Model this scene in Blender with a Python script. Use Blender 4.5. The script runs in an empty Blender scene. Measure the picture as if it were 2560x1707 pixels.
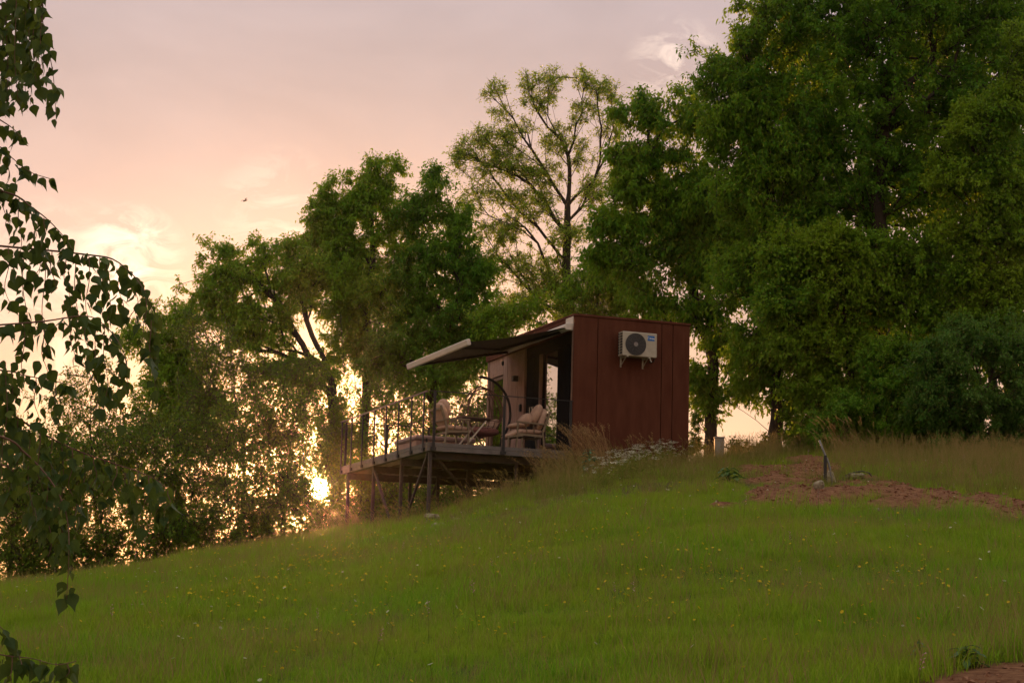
import bpy, math, random
import numpy as np
from mathutils import Matrix, Vector
rnd = random.Random(7)
rng = np.random.default_rng(7)
sc = bpy.context.scene
COL = sc.collection

# ------------------------------------------------------------------ camera
FPX = 4978.0                      # focal length in pixels of the 2560 px wide photograph
PITCH, ROLL = 8.87, 1.5
cam_d = bpy.data.cameras.new("camera")
cam_d.sensor_width = 36.0
cam_d.lens = FPX / 2560 * 36
cam_d.clip_start = 0.3
cam_d.clip_end = 6000
cam = bpy.data.objects.new("camera", cam_d)
COL.objects.link(cam)
RM = Matrix.Rotation(math.radians(90 + PITCH), 3, 'X') @ Matrix.Rotation(math.radians(ROLL), 3, 'Z')
cam.rotation_euler = RM.to_euler()
sc.camera = cam
RN = np.array(RM)

# ------------------------------------------------------------------ world and sun
SUN_EL, SUN_AZ = math.radians(4.5), math.radians(-5.45)      # azimuth measured from +Y towards +X
sun_dir = (math.sin(SUN_AZ) * math.cos(SUN_EL), math.cos(SUN_AZ) * math.cos(SUN_EL), math.sin(SUN_EL))
w = bpy.data.worlds.new("World")
sc.world = w
w.use_nodes = True
nt = w.node_tree
nt.nodes.clear()
N = nt.nodes.new
L = nt.links.new
tc = N("ShaderNodeTexCoord")
nrm = N("ShaderNodeVectorMath"); nrm.operation = 'NORMALIZE'; L(tc.outputs['Generated'], nrm.inputs[0])
sep = N("ShaderNodeSeparateXYZ"); L(nrm.outputs[0], sep.inputs[0])
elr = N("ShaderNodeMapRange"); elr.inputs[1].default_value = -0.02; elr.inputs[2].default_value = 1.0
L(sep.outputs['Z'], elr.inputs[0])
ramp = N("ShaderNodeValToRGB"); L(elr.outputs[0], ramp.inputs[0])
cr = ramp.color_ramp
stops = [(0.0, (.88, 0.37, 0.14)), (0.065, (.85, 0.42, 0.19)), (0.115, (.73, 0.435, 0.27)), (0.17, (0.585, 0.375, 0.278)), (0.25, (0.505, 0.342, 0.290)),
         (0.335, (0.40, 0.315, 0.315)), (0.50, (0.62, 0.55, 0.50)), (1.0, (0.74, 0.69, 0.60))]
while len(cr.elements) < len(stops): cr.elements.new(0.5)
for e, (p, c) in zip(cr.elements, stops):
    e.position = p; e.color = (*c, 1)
# broad warm glow of the low sun behind thin cloud, and the dimmer far side of the sky
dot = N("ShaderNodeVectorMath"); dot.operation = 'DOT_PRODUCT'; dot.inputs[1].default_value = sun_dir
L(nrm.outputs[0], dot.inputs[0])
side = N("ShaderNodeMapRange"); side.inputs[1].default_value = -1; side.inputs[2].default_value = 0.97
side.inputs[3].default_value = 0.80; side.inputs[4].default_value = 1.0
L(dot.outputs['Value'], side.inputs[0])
# cloud structure, stretched along the horizon
mp = N("ShaderNodeMapping"); mp.inputs['Scale'].default_value = (5.5, 5.5, 13); mp.inputs['Location'].default_value = (3.1, 0.4, 2.0)
L(nrm.outputs[0], mp.inputs[0])
nz = N("ShaderNodeTexNoise"); nz.inputs['Scale'].default_value = 1.0; nz.inputs['Detail'].default_value = 7; nz.inputs['Roughness'].default_value = 0.52
nz.inputs['Distortion'].default_value = 0.4
L(mp.outputs[0], nz.inputs[0])
cl = N("ShaderNodeMapRange"); cl.inputs[1].default_value = 0.3; cl.inputs[2].default_value = 0.7; cl.inputs[3].default_value = 0.86; cl.inputs[4].default_value = 1.12
L(nz.outputs['Fac'], cl.inputs[0])
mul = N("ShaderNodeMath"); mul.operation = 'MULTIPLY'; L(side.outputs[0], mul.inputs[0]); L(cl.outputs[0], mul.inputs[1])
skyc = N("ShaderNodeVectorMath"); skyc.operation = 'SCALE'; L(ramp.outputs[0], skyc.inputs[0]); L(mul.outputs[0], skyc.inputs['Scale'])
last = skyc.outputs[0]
def addcol(col, fac_socket, k=1.0):
    global last
    a = N("ShaderNodeVectorMath"); a.operation = 'SCALE'; a.inputs[0].default_value = col
    m = N("ShaderNodeMath"); m.operation = 'MULTIPLY'; m.inputs[1].default_value = k; L(fac_socket, m.inputs[0]); L(m.outputs[0], a.inputs['Scale'])
    s = N("ShaderNodeVectorMath"); s.operation = 'ADD'; L(last, s.inputs[0]); L(a.outputs[0], s.inputs[1])
    last = s.outputs[0]
def ang(direction, r_deg, power, warp=0.0):
    d = N("ShaderNodeVectorMath"); d.operation = 'DOT_PRODUCT'; d.inputs[1].default_value = direction
    src = nrm.outputs[0]
    L(src, d.inputs[0])
    m = N("ShaderNodeMapRange"); m.inputs[1].default_value = math.cos(math.radians(r_deg)); m.inputs[2].default_value = 1.0
    L(d.outputs['Value'], m.inputs[0])
    p = N("ShaderNodeMath"); p.operation = 'POWER'; p.inputs[1].default_value = power; L(m.outputs[0], p.inputs[0])
    return p.outputs[0]
addcol((1.0, 0.46, 0.18), ang(sun_dir, 12, 1.8), 0.24)
addcol((1.0, 0.26, 0.02), ang(sun_dir, 4.5, 1.3), 0.9)
addcol((1.0, 0.50, 0.15), ang(sun_dir, 1.3, 2.0), 4.0)
disc = N("ShaderNodeMath"); disc.operation = 'GREATER_THAN'; disc.inputs[1].default_value = math.cos(math.radians(0.30)); L(dot.outputs['Value'], disc.inputs[0])
addcol((1.0, 0.62, 0.25), disc.outputs[0], 30)
# two brighter cloud edges and a faint bank, broken up by noise
nz2 = N("ShaderNodeTexNoise"); nz2.inputs['Scale'].default_value = 34; nz2.inputs['Detail'].default_value = 6; nz2.inputs['Roughness'].default_value = 0.6
nz2.inputs['Distortion'].default_value = 1.2
mp2 = N("ShaderNodeMapping"); mp2.inputs['Scale'].default_value = (1, 1, 1.7); L(nrm.outputs[0], mp2.inputs[0]); L(mp2.outputs[0], nz2.inputs[0])
cl2 = N("ShaderNodeMapRange"); cl2.inputs[1].default_value = 0.44; cl2.inputs[2].default_value = 0.62; L(nz2.outputs['Fac'], cl2.inputs[0])
def pxdir(px, py):
    v = RM @ Vector(((px - 1280) / FPX, -(py - 853.5) / FPX, -1)); return v.normalized()
def cloud(px, py, r, k, pw=1.0):
    a = ang(pxdir(px, py), r, pw)
    m = N("ShaderNodeMath"); m.operation = 'MULTIPLY'; L(a, m.inputs[0]); L(cl2.outputs[0], m.inputs[1])
    addcol((1.0, 0.80, 0.58), m.outputs[0], k)
cloud(330, 650, 1.7, 0.45)
cloud(1690, 165, 1.6, 0.30, 1.4)
cloud(700, 530, 2.0, 0.15)
cloud(150, 760, 3.2, 0.25)
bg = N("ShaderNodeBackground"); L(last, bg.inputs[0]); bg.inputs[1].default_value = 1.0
nish = N("ShaderNodeTexSky"); nish.sky_type = 'NISHITA'; nish.sun_disc = False
nish.sun_elevation = SUN_EL; nish.sun_rotation = SUN_AZ
bg2 = N("ShaderNodeBackground"); L(nish.outputs[0], bg2.inputs[0]); bg2.inputs[1].default_value = 0.05
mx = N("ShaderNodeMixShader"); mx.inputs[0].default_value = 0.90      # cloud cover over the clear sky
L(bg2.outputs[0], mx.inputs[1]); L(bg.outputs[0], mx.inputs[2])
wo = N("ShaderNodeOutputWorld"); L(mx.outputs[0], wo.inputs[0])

sun = bpy.data.lights.new("sun", 'SUN'); sun.energy = 3.5; sun.angle = math.radians(0.6); sun.color = (1.0, 0.45, 0.16)
so = bpy.data.objects.new("sun", sun); COL.objects.link(so)
so.rotation_euler = Vector(sun_dir).to_track_quat('Z', 'Y').to_euler()
sc.view_settings.view_transform = 'Standard'
sc.view_settings.look = 'None'
sc.view_settings.exposure = 0.66
sc.view_settings.gamma = 1.0
sc.cycles.max_bounces = 6
sc.cycles.diffuse_bounces = 3
sc.cycles.glossy_bounces = 3
sc.cycles.transmission_bounces = 5
sc.cycles.transparent_max_bounces = 6
sc.cycles.use_denoising = True
sc.cycles.sample_clamp_indirect = 4

# ------------------------------------------------------------------ helpers
def at(px, py, D):
    """point on the sight line through pixel (px,py) of the photograph, at depth y = D metres"""
    v = RM @ Vector(((px - 1280) / FPX, -(py - 853.5) / FPX, -1))
    return v * (D / v.y)

def new_obj(name, me, parent=None):
    o = bpy.data.objects.new(name, me); COL.objects.link(o)
    if parent is not None: o.parent = parent
    return o
def tag(o, label=None, cat=None, group=None, kind=None):
    if label: o['label'] = label
    if cat: o['category'] = cat
    if group: o['group'] = group
    if kind: o['kind'] = kind
    return o
def empty(name, mat=None, label=None, cat=None, group=None):
    o = bpy.data.objects.new(name, None); COL.objects.link(o); o.empty_display_size = 0.1
    if mat is not None: o.matrix_world = mat
    return tag(o, label, cat, group)

def fast_mesh(name, V, F, mat, smooth=False, attrs=None):
    """V (n,3); F (m,k) all faces with the same number of corners"""
    V = np.asarray(V, dtype=np.float32); F = np.asarray(F, dtype=np.int32)
    me = bpy.data.meshes.new(name)
    m, k = F.shape
    me.vertices.add(len(V)); me.vertices.foreach_set('co', V.ravel())
    me.loops.add(m * k); me.loops.foreach_set('vertex_index', F.ravel())
    me.polygons.add(m); me.polygons.foreach_set('loop_start', np.arange(0, m * k, k, dtype=np.int32))
    if smooth: me.polygons.foreach_set('use_smooth', np.ones(m, dtype=bool))
    if attrs:
        for nm, a in attrs.items():
            at_ = me.attributes.new(nm, 'FLOAT', 'POINT'); at_.data.foreach_set('value', np.asarray(a, dtype=np.float32))
    if mat: me.materials.append(mat)
    me.update(calc_edges=True)
    return me

class MB:
    def __init__(s): s.v = []; s.f = []
    def add(s, vs, fs):
        o = len(s.v); s.v += [tuple(v) for v in vs]; s.f += [tuple(o + i for i in f) for f in fs]; return s
    def box(s, x0, x1, y0, y1, z0, z1, M=None, b=0.0):
        if b <= 0:
            vs = [Vector((x, y, z)) for z in (z0, z1) for y in (y0, y1) for x in (x0, x1)]
            fs = [(0, 2, 3, 1), (4, 5, 7, 6), (0, 1, 5, 4), (2, 6, 7, 3), (0, 4, 6, 2), (1, 3, 7, 5)]
        else:
            vs = []; fs = []
            for z, i in ((z0, b), (z0 + b, 0), (z1 - b, 0), (z1, b)):
                X0, X1, Y0, Y1 = x0 + i, x1 - i, y0 + i, y1 - i
                c = b * (0.6 if i == 0 else 0.3)
                vs += [Vector(p) for p in ((X0 + c, Y0, z), (X1 - c, Y0, z), (X1, Y0 + c, z), (X1, Y1 - c, z), (X1 - c, Y1, z), (X0 + c, Y1, z), (X0, Y1 - c, z), (X0, Y0 + c, z))]
            for r in range(3):
                for k in range(8): fs.append((r * 8 + k, r * 8 + (k + 1) % 8, (r + 1) * 8 + (k + 1) % 8, (r + 1) * 8 + k))
            fs.append(tuple(range(7, -1, -1))); fs.append(tuple(range(24, 32)))
        if M: vs = [M @ v for v in vs]
        return s.add(vs, fs)
    def bar(s, a, b, wd, ht, up=(0, 0, 1)):
        """rectangular bar from a to b"""
        a = Vector(a); b = Vector(b); d = (b - a); n = d.normalized(); up = Vector(up)
        if abs(n.dot(up)) > .98: up = Vector((0, 1, 0))
        sx = n.cross(up).normalized(); sz = sx.cross(n)
        vs = [p + sx * (i * wd / 2) + sz * (j * ht / 2) for p in (a, b) for (i, j) in ((-1, -1), (1, -1), (1, 1), (-1, 1))]
        return s.add(vs, [(3, 2, 1, 0), (4, 5, 6, 7), (0, 1, 5, 4), (1, 2, 6, 5), (2, 3, 7, 6), (3, 0, 4, 7)])
    def tube(s, pts, r, n=8, closed=False, caps=True):
        pts = [Vector(p) for p in pts]; rs = r if isinstance(r, (list, tuple)) else [r] * len(pts)
        vs = []; fs = []; m = len(pts); prev = None
        for i, p in enumerate(pts):
            if closed: t = pts[(i + 1) % m] - pts[i - 1]
            else: t = pts[min(i + 1, m - 1)] - pts[max(i - 1, 0)]
            t.normalize()
            if prev is None: u = t.orthogonal().normalized()
            else: u = (prev - t * prev.dot(t)).normalized()
            prev = u; v = t.cross(u)
            for k in range(n):
                a = 2 * math.pi * k / n; vs.append(p + (u * math.cos(a) + v * math.sin(a)) * rs[i])
        for i in range(m if closed else m - 1):
            j = (i + 1) % m
            for k in range(n): fs.append((i * n + k, i * n + (k + 1) % n, j * n + (k + 1) % n, j * n + k))
        if caps and not closed:
            fs.append(tuple(range(n - 1, -1, -1))); fs.append(tuple((m - 1) * n + k for k in range(n)))
        return s.add(vs, fs)
    def pillow(s, c, sx, sy, sz, M=None, e=0.45, n=14, sag=0.0):
        """stuffed cushion: super-ellipsoid with pinched edges"""
        vs = []; fs = []; c = Vector(c)
        def sp(a, p): return math.copysign(abs(a) ** p, a)
        for i in range(n + 1):
            ph = -math.pi / 2 + math.pi * i / n
            for j in range(2 * n):
                th = math.pi * j / n
                x = sp(math.cos(ph), .75) * sp(math.cos(th), e); y = sp(math.cos(ph), .75) * sp(math.sin(th), e); z = sp(math.sin(ph), .8)
                z += sag * math.sin(3 * x + 1) * math.cos(2.3 * y)
                v = Vector((x * sx / 2, y * sy / 2, z * sz / 2))
                vs.append((M @ v if M else v) + c)
        for i in range(n):
            for j in range(2 * n):
                fs.append((i * 2 * n + j, i * 2 * n + (j + 1) % (2 * n), (i + 1) * 2 * n + (j + 1) % (2 * n), (i + 1) * 2 * n + j))
        return s.add(vs, fs)
    def disc(s, c, r, axis='Y', n=24, th=0.01, r0=0.0):
        c = Vector(c); vs = []; fs = []
        ax = {'X': (Vector((0, 1, 0)), Vector((0, 0, 1)), Vector((1, 0, 0))), 'Y': (Vector((1, 0, 0)), Vector((0, 0, 1)), Vector((0, 1, 0))), 'Z': (Vector((1, 0, 0)), Vector((0, 1, 0)), Vector((0, 0, 1)))}[axis]
        for rr, d in ((r, -th / 2), (r, th / 2)):
            for k in range(n):
                a = 2 * math.pi * k / n; vs.append(c + ax[0] * math.cos(a) * rr + ax[1] * math.sin(a) * rr + ax[2] * d)
        for k in range(n): fs.append((k, (k + 1) % n, n + (k + 1) % n, n + k))
        fs.append(tuple(range(n - 1, -1, -1))); fs.append(tuple(range(n, 2 * n)))
        return s.add(vs, fs)
    def mesh(s, name, mat, smooth=False):
        me = bpy.data.meshes.new(name); me.from_pydata(s.v, [], s.f)
        if mat: me.materials.append(mat)
        if smooth: me.polygons.foreach_set('use_smooth', [True] * len(me.polygons))
        me.update(); return me
    def build(s, name, mat, parent=None, smooth=False, M=None):
        o = new_obj(name, s.mesh(name, mat, smooth), parent)
        if M is not None: o.matrix_local = M
        return o

# ------------------------------------------------------------------ materials
def newmat(name):
    m = bpy.data.materials.new(name); m.use_nodes = True
    n = m.node_tree.nodes; b = n['Principled BSDF']
    return m, m.node_tree, b
def simple(name, col, rough=.7, metal=0.0, col2=None, scale=8, bump=0.0, bscale=60, coord='Object', stretch=(1, 1, 1), lo=.35, hi=.65, spec=.4):
    m, t, b = newmat(name)
    b.inputs['Roughness'].default_value = rough; b.inputs['Metallic'].default_value = metal
    b.inputs['Specular IOR Level'].default_value = spec
    b.inputs['Base Color'].default_value = (*col, 1)
    tcn = t.nodes.new('ShaderNodeTexCoord'); mpn = t.nodes.new('ShaderNodeMapping'); mpn.inputs['Scale'].default_value = stretch
    t.links.new(tcn.outputs[coord], mpn.inputs[0])
    if col2:
        nn = t.nodes.new('ShaderNodeTexNoise'); nn.inputs['Scale'].default_value = scale; nn.inputs['Detail'].default_value = 6; nn.inputs['Roughness'].default_value = .62
        t.links.new(mpn.outputs[0], nn.inputs[0])
        mr = t.nodes.new('ShaderNodeMapRange'); mr.inputs[1].default_value = lo; mr.inputs[2].default_value = hi; t.links.new(nn.outputs['Fac'], mr.inputs[0])
        mc = t.nodes.new('ShaderNodeMix'); mc.data_type = 'RGBA'; mc.inputs['A'].default_value = (*col, 1); mc.inputs['B'].default_value = (*col2, 1)
        t.links.new(mr.outputs[0], mc.inputs['Factor']); t.links.new(mc.outputs['Result'], b.inputs['Base Color'])
    if bump > 0:
        n2 = t.nodes.new('ShaderNodeTexNoise'); n2.inputs['Scale'].default_value = bscale; n2.inputs['Detail'].default_value = 4
        t.links.new(mpn.outputs[0], n2.inputs[0])
        bp = t.nodes.new('ShaderNodeBump'); bp.inputs['Strength'].default_value = bump; bp.inputs['Distance'].default_value = .01
        t.links.new(n2.outputs['Fac'], bp.inputs['Height']); t.links.new(bp.outputs[0], b.inputs['Normal'])
    return m

def leafmat(name, c1, c2, c3, trans=(.25, .33, .03), tfac=.45, scale=.7, rough=.5, back=None, coord_scale=None, spec=.12):
    """leaf: diffuse + translucent; colour varies leaf by leaf and in broad clumps"""
    m, t, b = newmat(name); n = t.nodes; l = t.links
    geo = n.new('ShaderNodeNewGeometry')
    nn = n.new('ShaderNodeTexNoise'); nn.inputs['Scale'].default_value = scale; nn.inputs['Detail'].default_value = 3
    l.new(geo.outputs['Position'], nn.inputs[0])
    mr = n.new('ShaderNodeMapRange'); mr.inputs[1].default_value = .35; mr.inputs[2].default_value = .65; l.new(nn.outputs['Fac'], mr.inputs[0])
    a = n.new('ShaderNodeMix'); a.data_type = 'RGBA'; a.inputs['A'].default_value = (*c1, 1); a.inputs['B'].default_value = (*c2, 1); l.new(mr.outputs[0], a.inputs['Factor'])
    r = n.new('ShaderNodeMapRange'); r.inputs[1].default_value = .55; r.inputs[2].default_value = 1.0; l.new(geo.outputs['Random Per Island'], r.inputs[0])
    c = n.new('ShaderNodeMix'); c.data_type = 'RGBA'; l.new(a.outputs['Result'], c.inputs['A']); c.inputs['B'].default_value = (*c3, 1); l.new(r.outputs[0], c.inputs['Factor'])
    l.new(c.outputs['Result'], b.inputs['Base Color']); b.inputs['Roughness'].default_value = rough; b.inputs['Specular IOR Level'].default_value = spec
    tr = n.new('ShaderNodeBsdfTranslucent')
    tm = n.new('ShaderNodeMix'); tm.data_type = 'RGBA'; tm.inputs['Factor'].default_value = .6; l.new(c.outputs['Result'], tm.inputs['A']); tm.inputs['B'].default_value = (*trans, 1)
    l.new(tm.outputs['Result'], tr.inputs[0])
    mxs = n.new('ShaderNodeMixShader'); mxs.inputs[0].default_value = tfac
    l.new(b.outputs[0], mxs.inputs[1]); l.new(tr.outputs[0], mxs.inputs[2]); l.new(mxs.outputs[0], n['Material Output'].inputs['Surface'])
    return m

M_bark = simple('bark', (.030, .021, .016), .9, col2=(.065, .045, .032), scale=5, bump=.6, bscale=18, stretch=(4, 4, .8))
M_bark_light = simple('bark_reddish', (.075, .045, .032), .9, col2=(.12, .085, .06), scale=5, bump=.5, bscale=18, stretch=(4, 4, .8))
M_twig = simple('birch_twig_bark', (.10, .045, .03), .8, col2=(.16, .09, .06), scale=30)
M_leaf_mid = leafmat('leaf_mid_green', (0.113, 0.285, 0.011), (0.183, 0.361, 0.016), (0.288, 0.417, 0.028), trans=(.30, .36, .03))
M_leaf_dark = leafmat('leaf_dark_green', (0.055, 0.193, 0.013), (0.117, 0.254, 0.014), (0.172, 0.304, 0.024), tfac=.45, trans=(.24, .40, .03))
M_leaf_cherry = leafmat('leaf_cherry', (0.070, 0.225, 0.013), (0.148, 0.302, 0.014), (0.234, 0.341, 0.020), tfac=.48, trans=(.30, .42, .03))
M_leaf_ash = leafmat('leaf_pale_ash', (0.20, 0.38, 0.024), (0.29, 0.45, 0.036), (0.362, 0.497, 0.056), tfac=.5, trans=(.42, .46, .06))
M_leaf_maple = leafmat('leaf_field_maple', (0.075, 0.215, 0.011), (0.180, 0.285, 0.011), (0.20, 0.34, 0.02), tfac=.45, scale=.55, trans=(.30, .40, .03))
M_leaf_shrub = leafmat('leaf_shrub', (0.058, 0.155, 0.011), (0.110, 0.205, 0.014), (0.180, 0.230, 0.020), tfac=.4, trans=(.22, .27, .03))
M_leaf_blue = leafmat('leaf_cool_green_bush', (.050, .15, .022), (.085, .185, .026), (.13, .22, .045), tfac=.42, trans=(.2, .34, .04))
M_birch = leafmat('birch_leaf', (0.028, 0.060, 0.018), (0.043, 0.080, 0.022), (0.115, 0.155, 0.020), tfac=.38, scale=3, trans=(.20, .24, .03), rough=.42)
M_grass = leafmat('lawn_grass', (0.125, 0.335, 0.008), (0.235, 0.33, 0.016), (0.27, 0.37, 0.024), tfac=.3, scale=.45, trans=(.2, .3, .03), spec=.06)
M_dry = leafmat('dry_grass', (.20, .18, .045), (.27, .20, .075), (.32, .23, .10), tfac=.3, scale=.8, trans=(.3, .22, .08), spec=.06)
M_rough = leafmat('rough_grass', (0.090, 0.161, 0.014), (0.160, 0.172, 0.024), (0.220, 0.207, 0.048), tfac=.3, scale=.6, trans=(.22, .22, .05), spec=.06)
M_golden = leafmat('golden_seed_grass', (.33, .21, .10), (.42, .27, .14), (.28, .22, .08), tfac=.35, scale=4, trans=(.45, .27, .12), spec=.06)
M_rust = simple('rust_red_steel', (.072, .021, .011), .8, 0.0, (.112, .040, .022), 2.6, .35, 90, stretch=(2.2, 2.2, .45), spec=.12, lo=.3, hi=.75)
M_darkpanel = simple('charcoal_panel', (.007, .007, .008), .85, col2=(.012, .011, .011), scale=5, stretch=(20, 20, 1), spec=.12)
M_cladding = simple('weathered_larch', (.36, .23, .19), .8, col2=(.20, .115, .09), scale=3.5, bump=.3, bscale=30, stretch=(9, 9, .7), lo=.4, hi=.75)
M_frame_wood = simple('window_frame_wood', (.22, .13, .10), .7, col2=(.14, .08, .06), scale=6, stretch=(6, 6, 1))
M_deck = simple('deck_board_grey', (.16, .13, .125), .8, col2=(.10, .085, .08), scale=6, bump=.3, bscale=40, stretch=(1, 8, 8))
M_fascia = simple('deck_fascia_grey', (.15, .13, .125), .75, col2=(.10, .088, .082), scale=4, bump=.3, bscale=40)
M_steel = simple('dark_railing_steel', (.010, .009, .009), .6, 0.0, (.018, .015, .014), 14)
M_toprail = simple('brown_top_rail', (.13, .095, .075), .5)
M_leg = simple('weathered_steel_leg', (.030, .025, .023), .7, .0, (.05, .036, .03), 9)
M_alu = simple('pale_awning_aluminium', (.52, .48, .44), .45, .1, (.55, .50, .46), 3)
M_fabric = simple('charcoal_awning_fabric', (.055, .048, .042), .9, col2=(.075, .065, .058), scale=4, bump=.2, bscale=200)
M_ac = simple('cream_ac_casing', (.41, .375, .31), .5, col2=(.34, .31, .25), scale=6)
M_acdark = simple('ac_grille_dark', (.03, .03, .033), .5)
M_achub = simple('ac_fan_hub_grey', (.20, .18, .18), .5)
M_blue = simple('blue_sticker', (.005, .12, .42), .4)
M_white = simple('white_print', (.7, .75, .8), .5)
M_chair = simple('taupe_chair_frame', (.15, .11, .065), .5, .1, (.16, .12, .08), 12)
M_cushion = simple('beige_cushion_fabric', (.42, .27, .20), .9, col2=(.33, .21, .15), scale=9, bump=.4, bscale=120)
M_pink = simple('dusty_pink_cushion', (.28, .11, .095), .9, col2=(.21, .085, .075), scale=9, bump=.4, bscale=90)
M_rattan = simple('brown_wicker_wire', (.11, .05, .035), .6, .2)
M_tablewood = simple('brown_table_slats', (.14, .08, .055), .6, col2=(.09, .05, .035), scale=9, stretch=(1, 12, 12))
M_cover = simple('greyish_mauve_cover', (.34, .24, .22), .7, col2=(.26, .18, .17), scale=3, bump=.3, bscale=20)
M_handle = simple('pale_metal_handle', (.45, .42, .36), .4, .5)
M_stone = simple('pale_limestone', (.34, .30, .22), .95, col2=(.14, .12, .07), scale=14, bump=1.0, bscale=25)
M_box = simple('grey_utility_box', (.30, .29, .25), .7, col2=(.24, .23, .2), scale=4)
M_hose = simple('black_plastic', (.02, .02, .02), .5)
M_pipe = simple('grey_plastic_pipe', (.16, .16, .155), .5)
M_floorpink = simple('reddish_floor', (.24, .10, .07), .8, col2=(.18, .07, .05), scale=5)
def flowermat(name, c):
    m = leafmat(name, c, c, c, trans=c, tfac=.3, spec=.06); return m
M_yellow = flowermat('yellow_petal', (.75, .50, .02))
M_whitef = flowermat('white_petal', (.62, .60, .48))
M_pinkf = flowermat('pink_petal', (.45, .25, .28))
# mirror-like window glass: reflects the evening sky, lets a little through
def glassmat():
    m, t, b = newmat('window_glass'); n = t.nodes; l = t.links
    g = n.new('ShaderNodeBsdfGlossy'); g.inputs['Roughness'].default_value = .015; g.inputs[0].default_value = (.93, .93, .93, 1)
    tr = n.new('ShaderNodeBsdfTransparent'); tr.inputs[0].default_value = (.55, .55, .52, 1)
    fr = n.new('ShaderNodeFresnel'); fr.inputs[0].default_value = 1.9
    mr = n.new('ShaderNodeMapRange'); mr.inputs[1].default_value = 0; mr.inputs[2].default_value = .35; mr.inputs[3].default_value = .3; mr.inputs[4].default_value = .95; l.new(fr.outputs[0], mr.inputs[0])
    x = n.new('ShaderNodeMixShader'); l.new(mr.outputs[0], x.inputs[0]); l.new(tr.outputs[0], x.inputs[1]); l.new(g.outputs[0], x.inputs[2]); l.new(x.outputs[0], n['Material Output'].inputs['Surface'])
    return m
M_glass = glassmat()

# ------------------------------------------------------------------ terrain
_kx = np.array([-60, -20, -11.3, -7.8, -4.2, -2, 1.3, 3.7, 7, 11.3, 20, 60])
_kg = np.array([.03, .048, .0575, .0730, .0915, .1003, .1250, .1315, .1365, .1415, .146, .155])
_tx = np.linspace(-60, 60, 1201); _tg = np.interp(_tx, _kx, _kg)
_k = np.exp(-np.linspace(-2, 2, 15) ** 2); _k /= _k.sum(); _tg[7:-7] = np.convolve(_tg, _k, 'valid')
_cx = np.array([-60, -12, -5, -2.5, 0, 2, 3.6, 4.6, 5.6, 8, 12, 60])
_cy = np.array([47, 45.5, 44.8, 44.2, 43.7, 43.8, 44.7, 46.5, 49.5, 51, 52, 54])
SOIL_ = [(1960, 1185, 110, 22), (2030, 1178, 60, 26), (1985, 1245, 110, 22), (1930, 1240, 60, 16), (2175, 1225, 95, 22), (2230, 1250, 70, 20),
        (2320, 1248, 60, 14), (2375, 1268, 32, 18), (2465, 1262, 55, 20), (2545, 1290, 60, 22), (1805, 1262, 32, 8), (1730, 1272, 32, 5), (2025, 1205, 35, 18),
        (2600, 1770, 330, 100), (2400, 1800, 250, 85), (2000, 1267, 60, 12)]
SOIL = [(a, b_ + 4, rx * 1.08, ry * 1.25) for a, b_, rx, ry in SOIL_]
def proj(x, y, z):
    P = np.stack([x, y, z], -1) @ RN        # world -> camera (R^T p)
    d = -P[..., 2]; d = np.where(np.abs(d) < .2, .2, d)
    return 1280 + FPX * P[..., 0] / d, 853.5 - FPX * P[..., 1] / d
def hash_noise(x, y, s=1.0, seed=0):
    """cheap smooth value noise in numpy"""
    x = x * s; y = y * s
    xi = np.floor(x).astype(np.int64); yi = np.floor(y).astype(np.int64); fx = x - xi; fy = y - yi
    fx = fx * fx * (3 - 2 * fx); fy = fy * fy * (3 - 2 * fy)
    def h(a, b):
        v = np.sin(a * 127.1 + b * 311.7 + seed * 74.7) * 43758.5453
        return v - np.floor(v)
    return (h(xi, yi) * (1 - fx) + h(xi + 1, yi) * fx) * (1 - fy) + (h(xi, yi + 1) * (1 - fx) + h(xi + 1, yi + 1) * fx) * fy
def base_z(x, y):
    x = np.asarray(x, float); y = np.asarray(y, float)
    g = np.interp(x, _tx, _tg); yc = np.interp(x, _cx, _cy)
    yy = np.where(y > 0, y, y * .6)
    up = -1.6 + g * np.minimum(yy, yc)
    d = np.maximum(y - yc, 0)
    down = 13 * (1 - np.exp(-(d / 14) ** 1.15 * 1.0)) + np.minimum(d, 400) * .035
    # beyond the hill everything settles to one wide valley floor
    z = up - down
    far = np.clip((np.hypot(x, y) - 120) / 200, 0, 1)
    z = z * (1 - far) + far * (-22)
    z = z + .06 * (hash_noise(x, y, .35, 1) - .5) + .035 * (hash_noise(x, y, 1.3, 2) - .5)
    return z
def soil_mask(x, y, z):
    px, py = proj(x, y, z); m = np.zeros_like(px)
    jx = (hash_noise(x, y, 1.6, 5) - .5) * 60 + (hash_noise(x, y, 5.0, 6) - .5) * 30; jy = (hash_noise(x, y, 1.1, 9) - .5) * 22
    for (cx, cy, rx, ry) in SOIL:
        q = ((px + jx - cx) / rx) ** 2 + ((py + jy - cy) / ry) ** 2
        m = np.maximum(m, np.clip(1.5 - q, 0, 1))
    m = m * np.where(y < 14, 1.0, 1.0) * np.where(y < 14, 1.0, np.clip((hash_noise(x, y * .45, 1.15, 71) * .6 + hash_noise(x, y * .6, 3.1, 72) * .4 - .22) * 6, 0, 1) ** .5)
    m = np.where((y > 7) & (y < 49), m, 0)
    return m
def zf(x, y):
    z = base_z(x, y); m = soil_mask(x, y, z)
    near = np.clip((np.asarray(y, float) - 12) / 8, 0, 1)
    return z + m * near * (.0 + .10 * hash_noise(x, y, 2.6, 3) + .07 * hash_noise(x, y, 7, 4))
def zg(x, y): return float(zf(np.array([float(x)]), np.array([float(y)]))[0])
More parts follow.
